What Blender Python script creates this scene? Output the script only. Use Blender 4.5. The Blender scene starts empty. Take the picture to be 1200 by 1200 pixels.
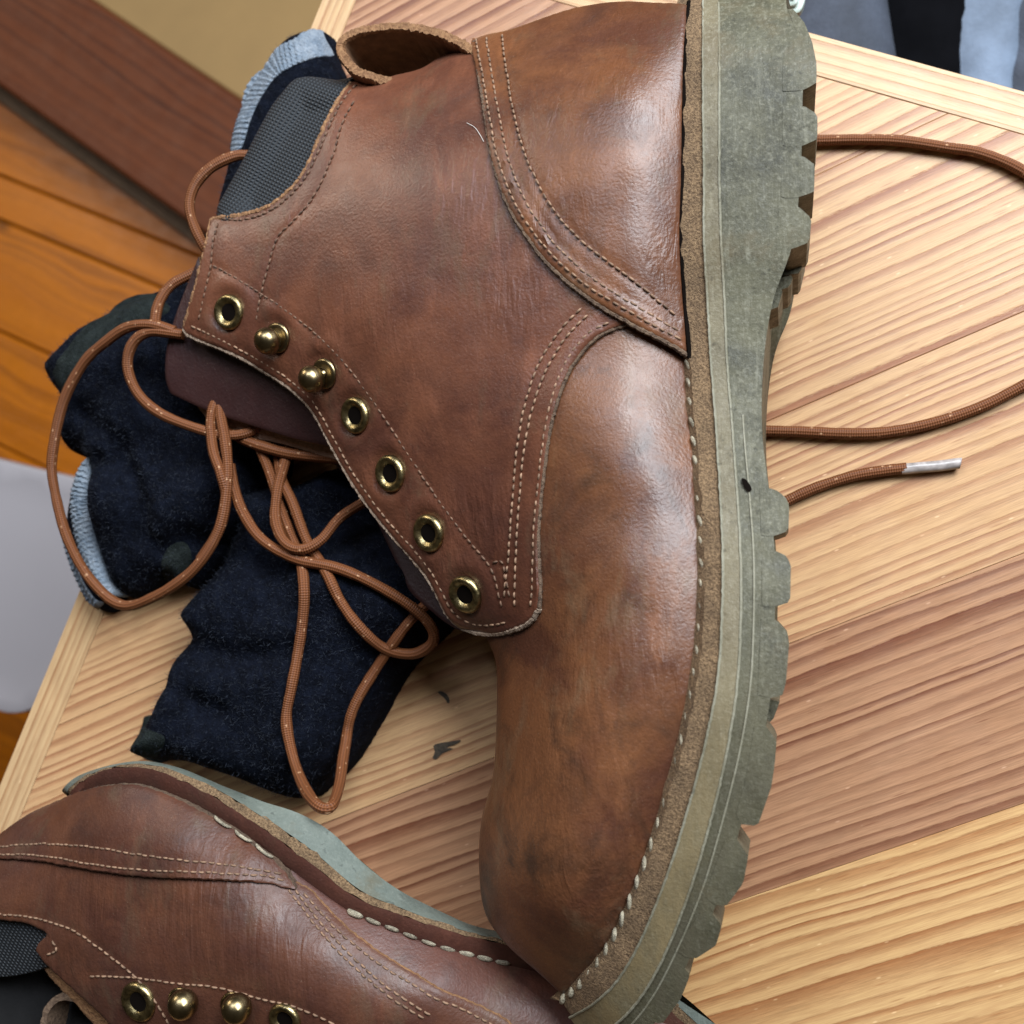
import bpy, bmesh, math, random
import numpy as np
from mathutils import Vector, Matrix
from mathutils.geometry import delaunay_2d_cdt

# ------------------------------------------------------------------ camera
sc = bpy.context.scene
COL = sc.collection
FOC = 600 / math.tan(math.radians(25.0))       # focal length in photo pixels (photo 1200 x 1200)
CAM_H = 0.43                                   # camera height above the table top
_n = np.array([math.tan(math.radians(14)), math.tan(math.radians(5)), 1.0]); _n /= np.linalg.norm(_n)
_U = -_n
_X = np.array([1.0, 0, 0]) - _n * _n[0]; _X /= np.linalg.norm(_X)
_Y = np.cross(_U, _X)
RW = np.array([_X, _Y, _U])                    # camera axes (right, down, forward) -> world
cam = bpy.data.cameras.new('camera'); camo = bpy.data.objects.new('camera', cam); COL.objects.link(camo)
_r, _u, _b = RW @ np.array([1, 0, 0]), RW @ np.array([0, -1, 0]), RW @ np.array([0, 0, -1])
camo.matrix_world = Matrix(((_r[0], _u[0], _b[0], 0), (_r[1], _u[1], _b[1], 0), (_r[2], _u[2], _b[2], CAM_H), (0, 0, 0, 1)))
cam.sensor_width = 36; cam.lens = 18 / math.tan(math.radians(25.0))
cam.clip_start = 0.01; cam.clip_end = 60
cam.dof.use_dof = True; cam.dof.focus_distance = 0.37; cam.dof.aperture_fstop = 13.0
sc.camera = camo

# ------------------------------------------------------------------ light
w = bpy.data.worlds.new('World'); sc.world = w; w.use_nodes = True
w.node_tree.nodes['Background'].inputs[0].default_value = (1.0, 0.80, 0.56, 1)
w.node_tree.nodes['Background'].inputs[1].default_value = 0.03
def area(name, loc, target, sx, sy, energy, col):
    l = bpy.data.lights.new(name, 'AREA'); l.shape = 'RECTANGLE'; l.size = sx; l.size_y = sy
    l.energy = energy; l.color = col
    o = bpy.data.objects.new(name, l); COL.objects.link(o); o.location = loc
    o.rotation_euler = (Vector(target) - Vector(loc)).to_track_quat('-Z', 'Y').to_euler()
    return o
area('window_light', (0.55, 0.78, 1.00), (0.0, 0.02, 0.05), 1.0, 0.7, 36, (0.86, 0.93, 1.0))
area('sheen_fill_light', (-0.35, 0.85, 1.35), (-0.05, 0.1, 0.05), 0.6, 0.5, 7.5, (0.78, 0.86, 1.0))  # added lamp that gives the leather a soft overhead sheen
area('floor_fill_light', (-1.6, 1.4, 0.9), (-0.9, 0.3, -0.74), 0.6, 0.6, 10, (1.0, 0.90, 0.76))  # lamp added to light the floor beyond the table
sc.view_settings.view_transform = 'Standard'; sc.view_settings.look = 'None'
sc.view_settings.exposure = 0.25; sc.view_settings.gamma = 1.0
sc.render.engine = 'CYCLES'
sc.cycles.use_denoising = True
sc.cycles.max_bounces = 6

# ------------------------------------------------------------------ helpers
rng = np.random.default_rng(7); random.seed(7)
def P(px, py, z):
    """world points at height z on the sight lines of photo points: places a thing at its own distance"""
    px, py, z = np.broadcast_arrays(np.asarray(px, float), np.asarray(py, float), np.asarray(z, float))
    d = np.stack([(px - 600) / FOC, (py - 600) / FOC, np.ones_like(px)], -1) @ RW.T
    t = (z - CAM_H) / d[..., 2]
    return np.stack([d[..., 0] * t, d[..., 1] * t, z], -1)
def P3(lst): a = np.array(lst, float); return P(a[:, 0], a[:, 1], a[:, 2])

def catmull(pts, per=8, closed=False):
    p = np.array(pts, float); n = len(p); out = []
    segs = n if closed else n - 1
    for i in range(segs):
        if closed: a, b, c, d = p[(i - 1) % n], p[i], p[(i + 1) % n], p[(i + 2) % n]
        else: b, c = p[i], p[i + 1]; a = p[i - 1] if i > 0 else 2 * b - c; d = p[i + 2] if i + 2 < n else 2 * c - b
        for t in np.arange(per) / per:
            out.append(0.5 * (2 * b + (c - a) * t + (2 * a - 5 * b + 4 * c - d) * t * t + (3 * b - a - 3 * c + d) * t ** 3))
    if not closed: out.append(p[-1])
    return np.array(out)
def resample(p, step, closed=False):
    p = np.asarray(p, float)
    if closed: p = np.vstack([p, p[:1]])
    s = np.r_[0, np.cumsum(np.linalg.norm(np.diff(p, axis=0), axis=1))]
    m = max(3, int(round(s[-1] / step))); t = np.linspace(0, s[-1], m + 1)
    if closed: t = t[:-1]
    return np.stack([np.interp(t, s, p[:, k]) for k in range(p.shape[1])], -1)

def inside(poly, q):
    x, y = q[:, 0], q[:, 1]; r = np.zeros(len(q), bool); n = len(poly); j = n - 1
    for i in range(n):
        xi, yi = poly[i]; xj, yj = poly[j]
        c = ((yi > y) != (yj > y)) & (x < (xj - xi) * (y - yi) / (yj - yi + 1e-15) + xi); r ^= c; j = i
    return r
def dist_poly(poly, q, closed=True):
    d = np.full(len(q), 1e9); n = len(poly)
    for i in range(n if closed else n - 1):
        a, b = poly[i], poly[(i + 1) % n]; ab = b - a; L = ab @ ab + 1e-18
        t = np.clip(((q - a) @ ab) / L, 0, 1); d = np.minimum(d, np.linalg.norm(q - a - t[:, None] * ab, axis=1))
    return d

class TPS:
    def __init__(s, xy, v, lam=1e-4):
        s.c = np.asarray(xy, float) * 20; n = len(s.c)
        K = s.k(np.linalg.norm(s.c[:, None] - s.c[None], axis=-1)) + lam * np.eye(n)
        A = np.zeros((n + 3, n + 3)); A[:n, :n] = K; A[:n, n] = 1; A[:n, n + 1:] = s.c; A[n:, :n] = A[:n, n:].T
        s.w = np.linalg.solve(A, np.r_[np.asarray(v, float), 0, 0, 0])
    @staticmethod
    def k(r): return r * r * np.log(r + 1e-9)
    def __call__(s, xy):
        q = np.asarray(xy, float).reshape(-1, 2) * 20
        return s.k(np.linalg.norm(q[:, None] - s.c[None], axis=-1)) @ s.w[:-3] + s.w[-3] + q @ s.w[-2:]

def vnoise(q, scale, seed=0):
    """smooth value noise in the plane, -1..1"""
    q = np.asarray(q, float) * scale + seed * 17.3
    i = np.floor(q).astype(int); f = q - i; f = f * f * (3 - 2 * f)
    def h(a, b):
        v = np.sin(a * 127.1 + b * 311.7 + seed * 74.7) * 43758.5453; return (v - np.floor(v)) * 2 - 1
    a, b = i[:, 0], i[:, 1]
    return (h(a, b) * (1 - f[:, 0]) + h(a + 1, b) * f[:, 0]) * (1 - f[:, 1]) + (h(a, b + 1) * (1 - f[:, 0]) + h(a + 1, b + 1) * f[:, 0]) * f[:, 1]

def onto(lst, zf, off=0.0, start=0.08):
    """photo points -> world points lying on the surface z = zf(x, y)"""
    a = np.array(lst, float); z = np.full(len(a), start)
    for _ in range(50): z = 0.6 * z + 0.4 * (zf(P(a[:, 0], a[:, 1], z)[:, :2]) + off)
    return P(a[:, 0], a[:, 1], z)

def thing(name, label, cat, loc, group=None):
    o = bpy.data.objects.new(name, None); COL.objects.link(o); o.location = loc; o.empty_display_size = 0.02
    tag(o, label, cat, group); return o
def tag(o, label=None, cat=None, group=None, kind=None):
    if label: o['label'] = label
    if cat: o['category'] = cat
    if group: o['group'] = group
    if kind: o['kind'] = kind
    return o
WLOC = {}
def obj(name, V, F, mats, parent=None, fm=None, smooth=True, angle=40, uv=None, origin=None):
    """link one mesh; V are world points, stored relative to the origin of the thing it belongs to"""
    V = np.asarray(V, float)
    if origin is None: origin = WLOC.get(parent, np.array(parent.location)) if parent is not None else V.mean(0) * [1, 1, 0] + [0, 0, V[:, 2].min()]
    me = bpy.data.meshes.new(name); me.from_pydata((V - origin).tolist(), [], [list(map(int, f)) for f in F])
    mats = mats if isinstance(mats, (list, tuple)) else [mats]
    for m in mats: me.materials.append(m)
    if fm is not None: me.polygons.foreach_set('material_index', np.asarray(fm, np.int32))
    if uv is not None:
        l = me.uv_layers.new(name='uv'); vi = np.zeros(len(me.loops), np.int32); me.loops.foreach_get('vertex_index', vi)
        l.data.foreach_set('uv', np.asarray(uv, np.float32)[vi].ravel())
    me.update()
    if smooth:
        me.polygons.foreach_set('use_smooth', np.ones(len(me.polygons), bool))
        me.set_sharp_from_angle(angle=math.radians(angle))
    o = bpy.data.objects.new(name, me); COL.objects.link(o)
    if parent is not None:
        o.parent = parent; po = WLOC.get(parent, np.array(parent.location)); o.location = origin - po
    else: o.location = origin
    WLOC[o] = np.array(origin, float)
    return o

def cdt_mesh(bxy, inner):
    pts = [Vector(p) for p in np.vstack([bxy, inner])]
    n = len(bxy)
    vs, es, fs, _, _, _ = delaunay_2d_cdt(pts, [], [list(range(n))], 1, 1e-7)
    return np.array([(v.x, v.y) for v in vs]), fs, n

def panel(name, outline, zf, off, mats, parent, step=0.0022, thick=0.0018, edge=0.0005, rough=0.0, dip=None, seed=1, bottom=False, zfb=None, angle=50):
    """a sheet of leather or cloth: top follows zf + off, a rim drops by `thick` (second material)"""
    b = resample(np.asarray(outline)[:, :2], step * 0.6, closed=True)
    area2 = np.sum(b[:, 0] * np.roll(b[:, 1], -1) - np.roll(b[:, 0], -1) * b[:, 1])
    if area2 < 0: b = b[::-1]
    tn = np.roll(b, -1, 0) - np.roll(b, 1, 0); tn /= np.linalg.norm(tn, axis=1)[:, None] + 1e-12
    nin = np.stack([-tn[:, 1], tn[:, 0]], -1)
    if rough:
        b = b + nin * (rng.uniform(-rough, rough, len(b)))[:, None]
    rings = []
    for k, dd in enumerate((0.0006, 0.0016)):
        r = b[::1] + nin * dd
        ok = inside(b, r) & (dist_poly(b, r) > dd * 0.8); rings.append(r[ok])
    x0, y0 = b.min(0); x1, y1 = b.max(0)
    gx, gy = np.meshgrid(np.arange(x0, x1, step), np.arange(y0, y1, step * 0.87)); gx[1::2] += step / 2
    g = np.stack([gx.ravel(), gy.ravel()], -1); g += rng.uniform(-.12, .12, g.shape) * step
    g = g[inside(b, g)]; g = g[dist_poly(b, g) > 0.0016 + step * 0.45]
    xy, fs, n = cdt_mesh(b, np.vstack(rings + [g]))
    db = np.minimum(dist_poly(b, xy), 0.0012)
    z = zf(xy) + off - edge * (1 - np.sqrt(np.clip(1 - (1 - db / 0.0012) ** 2, 0, 1)))
    if dip is not None: z = z + dip(xy)
    V = np.c_[xy, z]; F = [list(f) for f in fs]; fm = [0] * len(F)
    bt = V[:n]; 
    low = bt.copy()
    low[:, 2] = (zfb(bt[:, :2]) if zfb is not None else bt[:, 2] - thick)
    m0 = len(V); V = np.vstack([V, bt, low])
    for i in range(n):
        j = (i + 1) % n; F.append([m0 + j, m0 + i, m0 + n + i, m0 + n + j]); fm.append(1 if isinstance(mats, (list, tuple)) and len(mats) > 1 else 0)
    return obj(name, V, F, mats, parent, fm=fm, angle=angle)

def frames(p):
    t = np.gradient(p, axis=0); t /= np.linalg.norm(t, axis=1)[:, None] + 1e-12
    up = np.array([0, 0, 1.0]); A = []; B = []; a = np.cross(t[0], up)
    if np.linalg.norm(a) < 1e-3: a = np.array([1.0, 0, 0])
    for k in range(len(p)):
        a = a - t[k] * (a @ t[k]); a = a / (np.linalg.norm(a) + 1e-12); A.append(a); B.append(np.cross(a, t[k]))
    return t, np.array(A), np.array(B)
def tube_geo(p, r, seg=10, cap=True):
    p = np.asarray(p, float); t, A, B = frames(p); n = len(p); r = np.broadcast_to(r, (n,))
    an = np.arange(seg + 1) / seg * 2 * math.pi
    V = (p[:, None] + r[:, None, None] * (np.cos(an)[None, :, None] * A[:, None] + np.sin(an)[None, :, None] * B[:, None])).reshape(-1, 3)
    s = np.r_[0, np.cumsum(np.linalg.norm(np.diff(p, axis=0), axis=1))]
    uv = np.stack(np.broadcast_arrays(s[:, None], (an / (2 * math.pi))[None]), -1).reshape(-1, 2)
    F = []; w_ = seg + 1
    for i in range(n - 1):
        for j in range(seg): F.append([i * w_ + j, i * w_ + j + 1, (i + 1) * w_ + j + 1, (i + 1) * w_ + j])
    if cap: F.append(list(range(seg))[::-1]); F.append([(n - 1) * w_ + j for j in range(seg)])
    return V, F, uv
class Geo:
    def __init__(s): s.V = []; s.F = []; s.uv = []; s.n = 0
    def add(s, V, F, uv=None):
        s.V.append(np.asarray(V, float)); s.F += [[i + s.n for i in f] for f in F]; s.n += len(V)
        s.uv.append(np.zeros((len(V), 2)) if uv is None else uv)
    def obj(s, name, mats, parent=None, **k): return obj(name, np.vstack(s.V), s.F, mats, parent, uv=np.vstack(s.uv), **k)

def lathe(prof, c, nrm, seg=24, roll=None):
    nrm = np.asarray(nrm, float); nrm /= np.linalg.norm(nrm)
    a = np.cross(nrm, [0, 1, 0.3]); a /= np.linalg.norm(a); b = np.cross(nrm, a)
    an = np.arange(seg) / seg * 2 * math.pi; V = []; F = []
    for r, h in prof: V.append(np.asarray(c) + nrm * h + r * (np.cos(an)[:, None] * a + np.sin(an)[:, None] * b))
    for i in range(len(prof) - 1):
        for j in range(seg): F.append([i * seg + j, i * seg + (j + 1) % seg, (i + 1) * seg + (j + 1) % seg, (i + 1) * seg + j])
    if prof[-1][0] > 1e-6 and False: F.append(list(range((len(prof) - 1) * seg, len(prof) * seg)))
    return np.vstack(V), F
def normal_at(zf, xy, e=0.0015):
    x, y = xy; q = np.array([[x + e, y], [x - e, y], [x, y + e], [x, y - e]]); z = zf(q)
    n = np.array([-(z[0] - z[1]) / (2 * e), -(z[2] - z[3]) / (2 * e), 1.0]); return n / np.linalg.norm(n)

def stitch_row(geo, pts, zf, off, length=0.0021, gap=0.0006, r=0.00042, jitter=0.00008):
    """thread lying on the surface: a small spindle for each visible stitch"""
    q = resample(np.asarray(pts)[:, :2], 0.0004); s = np.r_[0, np.cumsum(np.linalg.norm(np.diff(q, axis=0), axis=1))]
    pos = 0.0004; seg = 5
    while pos + length < s[-1]:
        L = length * rng.uniform(.85, 1.12); tt = pos + np.array([0, .18, .5, .82, 1]) * L
        xy = np.stack([np.interp(tt, s, q[:, 0]), np.interp(tt, s, q[:, 1])], -1) + rng.normal(0, jitter, 2)
        z = zf(xy) + off + np.array([-.6, .35, .75, .35, -.6]) * r
        V, F, uv = tube_geo(np.c_[xy, z], np.array([.45, .95, 1, .95, .45]) * r, seg); geo.add(V, F, uv)
        pos += L + gap * rng.uniform(.7, 1.4)

def dip_along(paths, depth=0.0005, width=0.0011):
    polys = [resample(np.asarray(p)[:, :2], 0.004) for p in paths]
    def f(xy):
        d = np.zeros(len(xy))
        for p in polys: d = np.maximum(d, np.exp(-(dist_poly(p, xy, closed=False) / width) ** 2))
        return -depth * d
    return f

# ------------------------------------------------------------------ materials
class M:
    def __init__(s, name):
        s.m = bpy.data.materials.new(name); s.m.use_nodes = True; s.t = s.m.node_tree; s.N = s.t.nodes
        s.b = s.N['Principled BSDF']
    def n(s, typ, **kw):
        x = s.N.new('ShaderNode' + typ)
        for k, v in kw.items():
            if k.startswith('i_'):
                key = k[2:]; key = int(key) if key.isdigit() else key.replace('_', ' ')
                s.put(x.inputs[key], v)
            else: setattr(x, k, v)
        return x
    def put(s, sock, v):
        if isinstance(v, bpy.types.NodeSocket): s.t.links.new(v, sock)
        elif isinstance(v, bpy.types.Node): s.t.links.new(v.outputs[0], sock)
        else:
            if isinstance(v, (tuple, list)) and len(v) == 3 and sock.type == 'RGBA': v = (*v, 1)
            sock.default_value = v
    def coord(s, scale=(1, 1, 1), rot=(0, 0, 0), out='Object'):
        tc = s.n('TexCoord'); mp = s.n('Mapping'); s.t.links.new(tc.outputs[out], mp.inputs[0])
        mp.inputs['Scale'].default_value = scale; mp.inputs['Rotation'].default_value = rot; return mp.outputs[0]
    def noise(s, vec, scale, detail=3, rough=.55, dist=0):
        x = s.n('TexNoise', i_Vector=vec, i_Scale=scale, i_Detail=detail, i_Roughness=rough, i_Distortion=dist); return x.outputs[0]
    def ramp(s, fac, stops, interp='LINEAR'):
        r = s.n('ValToRGB'); s.put(r.inputs[0], fac); cr = r.color_ramp; cr.interpolation = interp
        while len(cr.elements) < len(stops): cr.elements.new(.5)
        for e, (p, c) in zip(cr.elements, stops):
            e.position = p; e.color = (*c, 1) if isinstance(c, (tuple, list)) else (c, c, c, 1)
        return r.outputs[0]
    def mix(s, fac, a, b, mode='MIX'):
        x = s.n('MixRGB', blend_type=mode); s.put(x.inputs[0], fac); s.put(x.inputs[1], a); s.put(x.inputs[2], b); return x.outputs[0]
    def math(s, op, a, b=0.0, c=None):
        x = s.n('Math', operation=op); s.put(x.inputs[0], a); s.put(x.inputs[1], b)
        if c is not None: s.put(x.inputs[2], c)
        return x.outputs[0]
    def bump(s, h, strength=.3, dist=.001, prev=None):
        x = s.n('Bump', i_Strength=strength, i_Distance=dist, i_Height=h)
        if prev is not None: s.put(x.inputs['Normal'], prev)
        return x.outputs[0]
    def out(s, color=None, rough=None, normal=None, **kw):
        if color is not None: s.put(s.b.inputs['Base Color'], color)
        if rough is not None: s.put(s.b.inputs['Roughness'], rough)
        if normal is not None: s.put(s.b.inputs['Normal'], normal)
        for k, v in kw.items(): s.put(s.b.inputs[k.replace('_', ' ')], v)
        return s.m

def leather(name, a, b, dark, scuff=(.115, .085, .05), rough=(.30, .44), amt=.5, creases=()):
    k = M(name); c = k.coord()
    col = k.mix(k.ramp(k.noise(c, 26, 5, .62, .5), [(.36, 0.), (.62, 1.)]), a, b)
    col = k.mix(k.math('MULTIPLY', k.ramp(k.noise(k.coord((1, .35, 1), (0, 0, 1.1)), 70, 5, .7, .6), [(.56, 0.), (.74, 1.)]), .38), col, tuple(min(1, q * 1.7) for q in a))
    col = k.mix(k.math('MULTIPLY', k.ramp(k.noise(c, 38, 5, .65, .6), [(.52, 0.), (.72, 1.)]), amt), col, dark)
    st = k.coord((1, .45, 1), (0, 0, .5))
    col = k.mix(k.math('MULTIPLY', k.ramp(k.noise(st, 55, 6, .7, .4), [(.55, 0.), (.75, 1.)]), .45), col, scuff)
    fine = k.noise(c, 900, 3, .6)
    col = k.mix(.35, col, k.ramp(fine, [(.3, .35), (.7, .65)]), 'OVERLAY')
    sp = k.ramp(k.noise(c, 1700, 2, .5), [(.70, 0.), (.76, 1.)])
    col = k.mix(k.math('MULTIPLY', sp, .22), col, (.45, .33, .24))
    r = k.ramp(k.noise(c, 85, 6, .75), [(.32, rough[0]), (.66, rough[1])])
    vor = k.n('TexVoronoi', i_Vector=c, i_Scale=1150, feature='SMOOTH_F1').outputs[0]
    n1 = k.bump(vor, .10, .0007)
    n2 = k.bump(fine, .20, .0007, n1)
    n2 = k.bump(k.noise(c, 140, 4, .6), .06, .0016, n2)
    wr = k.noise(k.coord((1, .28, 1), (0, 0, -.45)), 210, 3, .6, .8)
    msk = k.ramp(k.noise(c, 17, 2, .5), [(.5, 0.), (.66, 1.)])
    n3 = k.bump(k.math('MULTIPLY', wr, msk), .55, .0014, n2)
    for (cx, cy, cr, rot, st_, amp_) in creases:
        sep = k.n('SeparateXYZ', i_0=c)
        d = k.math('SQRT', k.math('ADD', k.math('POWER', k.math('SUBTRACT', sep.outputs[0], cx), 2.0), k.math('POWER', k.math('SUBTRACT', sep.outputs[1], cy), 2.0)))
        mk = k.ramp(k.math('DIVIDE', d, cr), [(.25, 1.), (1., 0.)])
        wv = k.noise(k.coord((1, st_, 1), (0, 0, rot)), 330, 2, .5, .5)
        n3 = k.bump(k.math('MULTIPLY', wv, mk), amp_, .0016, n3)
    return k.out(col, r, n3, Specular_IOR_Level=.5)
QO = P(700, 600, .05)
def at1(x, y, z): q = P(x, y, z); return float(q[0] - QO[0]), float(q[1] - QO[1])
def at2(x, y, z): q = P(x, y, z); o = P(300, 1080, .03); return float(q[0] - o[0]), float(q[1] - o[1])
LEATHER = leather('waxed_brown_leather', (.175, .066, .026), (.088, .031, .016), (.046, .020, .013), amt=.6)
LEATHER_QUARTER = leather('creased_brown_leather', (.150, .054, .028), (.082, .029, .018), (.050, .020, .014), amt=.5, creases=((*at1(548, 215, .082), .022, -.22, .18, .4), (*at1(600, 360, .086), .016, -.5, .22, .45), (*at1(565, 600, .08), .016, .9, .22, .5), (*at1(430, 560, .065), .012, 1.0, .25, .4)))
LEATHER_TOE = leather('scuffed_brown_leather', (.165, .064, .026), (.078, .028, .015), (.040, .021, .013), scuff=(.19, .13, .075), amt=.85, creases=((*at1(640, 925, .09), .020, -1.1, .3, .22), (*at1(700, 760, .10), .03, 1.35, .2, .25), (*at1(795, 800, .10), .02, 1.2, .25, .5)))
LEATHER_SHADED = leather('shaded_brown_leather', (.115, .042, .021), (.068, .024, .015), (.036, .016, .012), amt=.65, rough=(.40, .58), creases=((*at2(250, 1065, .08), .035, .62, .12, .55), (*at2(330, 1130, .08), .025, .75, .12, .5), (*at2(120, 1050, .07), .025, .3, .15, .4)))  # shade on the second boot put into a darker copy of the leather
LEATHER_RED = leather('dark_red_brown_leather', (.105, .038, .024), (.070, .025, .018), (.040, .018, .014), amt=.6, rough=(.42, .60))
LEATHER_PURPLE = leather('smooth_tongue_leather', (.036, .012, .011), (.028, .009, .009), (.030, .012, .012), amt=.2, rough=(.45, .55))

def fibre(name, a, b, scale=700, rough=.85, bump=.8):
    k = M(name); c = k.coord(); f = k.noise(c, scale, 4, .7)
    col = k.mix(k.ramp(f, [(.35, 0.), (.65, 1.)]), a, b)
    col = k.mix(k.ramp(k.noise(c, 120, 3), [(.4, 0.), (.8, .5)]), col, tuple(x * .35 for x in a))
    return k.out(col, rough, k.bump(f, bump, .001))
CUT = fibre('cut_leather_edge', (.19, .085, .035), (.36, .19, .085))
CUT_DARK = fibre('dark_cut_leather_edge', (.075, .042, .026), (.18, .115, .07))
CUT_PALE = fibre('greyed_cut_leather_edge', (.20, .13, .085), (.40, .30, .22))
SUEDE = fibre('rough_flesh_side_leather', (.28, .16, .10), (.40, .25, .17), 500)
WELT = fibre('layered_leather_welt', (.095, .052, .024), (.34, .215, .110), 1300, .8, 1.0)

def rubber(name, a, b, dust, s=1.0, toe=None):
    k = M(name); c = k.coord()
    col = k.mix(k.ramp(k.noise(c, 42, 6, .72, .4), [(.34, 0.), (.66, 1.)]), a, b)
    col = k.mix(k.math('MULTIPLY', k.ramp(k.noise(c, 30, 5, .7), [(.54, 0.), (.66, 1.)]), .5), col, (.125, .092, .045))
    col = k.mix(k.math('MULTIPLY', k.ramp(k.noise(c, 750, 4, .75), [(.5, 0.), (.72, 1.)]), .5 * s), col, dust)
    col = k.mix(k.math('MULTIPLY', k.ramp(k.noise(k.coord((1, .08, 1)), 420, 4, .7), [(.55, 0.), (.75, 1.)]), .35), col, dust)
    col = k.mix(k.math('MULTIPLY', k.ramp(k.noise(c, 320, 3, .6), [(.62, 0.), (.7, 1.)]), .5), col, tuple(x * .35 for x in a))
    if toe is not None:                       # dried mud rubbed into the front of the sole
        y = k.n('SeparateXYZ', i_0=c).outputs[1]
        f = k.math('MULTIPLY', k.ramp(k.math('MULTIPLY', k.math('ADD', y, .01), -8.0), [(0., 0.), (1., 1.)]), k.ramp(k.noise(k.coord((1, .3, 1), (0, 0, -.3)), 90, 5, .7), [(.35, .25), (.6, 1.)]))
        col = k.mix(f, col, toe)
    r = k.ramp(k.noise(c, 160, 4, .7), [(.3, .42), (.7, .7)])
    n = k.bump(k.noise(c, 900, 4, .7), .35, .0007); n = k.bump(k.noise(k.coord((1, .1, 1), (0, 0, .15)), 330, 3, .6), .3, .0008, n)
    return k.out(col, r, n, Specular_IOR_Level=.4)
RUBBER = rubber('dusty_olive_rubber', (.040, .037, .020), (.115, .105, .062), (.27, .255, .185), toe=(.095, .082, .052))
RUBBER_LUG = rubber('worn_grey_rubber', (.090, .088, .066), (.170, .168, .138), (.32, .32, .28), .8)
RUBBER_EDGE = rubber('pale_rubber_midsole', (.100, .080, .044), (.180, .150, .088), (.32, .285, .20), .9, toe=(.23, .17, .085))
RUBBER_PALE = rubber('scuffed_moulding_edge', (.17, .155, .105), (.28, .26, .19), (.40, .38, .30), .8)
RUBBER_TOE = rubber('muddy_tan_midsole', (.17, .13, .075), (.27, .22, .14), (.36, .31, .22), .6)
RUBBER_TEAL = rubber('grey_green_rubber', (.115, .135, .115), (.165, .185, .155), (.28, .30, .26), .5)

def simple(name, col, rough=.5, metal=0.0, var=.25, scale=60, bump=0.0, bs=400):
    k = M(name); c = k.coord()
    cc = k.mix(k.ramp(k.noise(c, scale, 4, .6), [(.35, 0.), (.65, 1.)]), col, tuple(x * (1 - var) for x in col))
    return k.out(cc, rough, k.bump(k.noise(c, bs, 3), bump, .001) if bump else None, Metallic=metal)
BRASS = simple('tarnished_brass', (.52, .41, .20), .33, 1.0, .7, 420, .15, 900)
BRASS_OLD = simple('dull_antique_brass', (.33, .25, .13), .30, 1.0, .4, 300)
HOLE_SHADE = simple('painted_hole_shade', (.008, .006, .005), 1.0); HOLE_SHADE.node_tree.nodes['Principled BSDF'].inputs['Specular IOR Level'].default_value = 0.0  # black that paints the shade inside small openings and gaps
LINING_SHADE = simple('shade_black_boot_lining', (.006, .0055, .006), 1.0, 0, .4, 200, .4)  # blackened to paint the shade inside the boots
THREAD = simple('tan_thread', (.34, .20, .12), .7, 0, .65, 500)
THREAD_DARK = simple('brown_thread', (.20, .105, .06), .7, 0, .7, 500)
THREAD_WHITE = simple('waxed_white_thread', (.52, .45, .32), .7, 0, .6, 450, .8, 2500)
HAIR = simple('white_lint', (.75, .72, .66), .6)
AGLET = simple('clear_lace_tip', (.46, .40, .37), .22, 0, .5, 250)

def cordura(name):
    k = M(name); c = k.coord((1, 1, 1), (0, 0, .55))
    w1 = k.n('TexWave', i_Vector=c, i_Scale=170, i_Distortion=.6, i_Detail=1.0, wave_type='BANDS', bands_direction='X').outputs[1]
    w2 = k.n('TexWave', i_Vector=c, i_Scale=230, i_Distortion=.6, i_Detail=1.0, wave_type='BANDS', bands_direction='Y').outputs[1]
    h = k.math('MULTIPLY', w1, w2)
    col = k.mix(h, (.008, .010, .013), (.040, .048, .056))
    return k.out(col, .62, k.bump(h, .8, .0009))
CORDURA = cordura('black_woven_nylon')

def lace_mat():
    k = M('brown_flecked_lace'); uv = k.coord((1, 1, 1), out='UV')
    s = k.n('SeparateXYZ', i_0=uv); u, v = s.outputs[0], s.outputs[1]
    d1 = k.math('SINE', k.math('ADD', k.math('MULTIPLY', u, 3600.0), k.math('MULTIPLY', v, 6.2832 * 5)))
    d2 = k.math('SINE', k.math('SUBTRACT', k.math('MULTIPLY', u, 3600.0), k.math('MULTIPLY', v, 6.2832 * 5)))
    br = k.math('MULTIPLY', d1, d2)
    c1 = k.n('CombineXYZ', i_0=k.math('MULTIPLY', u, 300.0), i_1=k.math('MULTIPLY', v, 7.0))
    vo = k.n('TexVoronoi', i_Vector=c1, i_Scale=1.0); fl = k.ramp(vo.outputs[0], [(.08, 1.), (.22, 0.)])
    pick = k.math('GREATER_THAN', k.n('SeparateColor', i_0=vo.outputs[1]).outputs[0], .55)
    fl = k.math('MULTIPLY', fl, pick)
    col = k.mix(k.ramp(br, [(0., 0.), (1., 1.)]), (.185, .062, .020), (.085, .026, .009))
    col = k.mix(k.math('MULTIPLY', fl, .8), col, (.62, .36, .20))
    return k.out(col, .55, k.bump(br, .5, .0004), Specular_IOR_Level=.3)
LACE = lace_mat()

def sock_mat(name, a, b, rib=0.0, green=0.0):
    k = M(name); c = k.coord((1, 1, 1), (0, 0, .35))
    f = k.noise(c, 1300, 3, .7)
    m = k.ramp(k.noise(c, 190, 5, .75), [(.38, 0.), (.66, 1.)])
    col = k.mix(m, a, b); col = k.mix(k.ramp(f, [(.60, 0.), (.80, .42)]), col, tuple(min(1, x * 5 + .03) for x in b))
    if green: col = k.mix(k.ramp(k.noise(k.coord(), 28, 2), [(.60, 0.), (.66, green)]), col, (.030, .045, .038))
    w1 = k.n('TexWave', i_Vector=c, i_Scale=190, i_Distortion=1.5, i_Detail=2.0, bands_direction='Y').outputs[1]
    n = k.bump(w1, .08 + rib, .001); n = k.bump(f, .8, .0016, n); n = k.bump(k.noise(c, 420, 4, .7), .5, .002, n)
    return k.out(col, .95, n, Specular_IOR_Level=.05)
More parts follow.
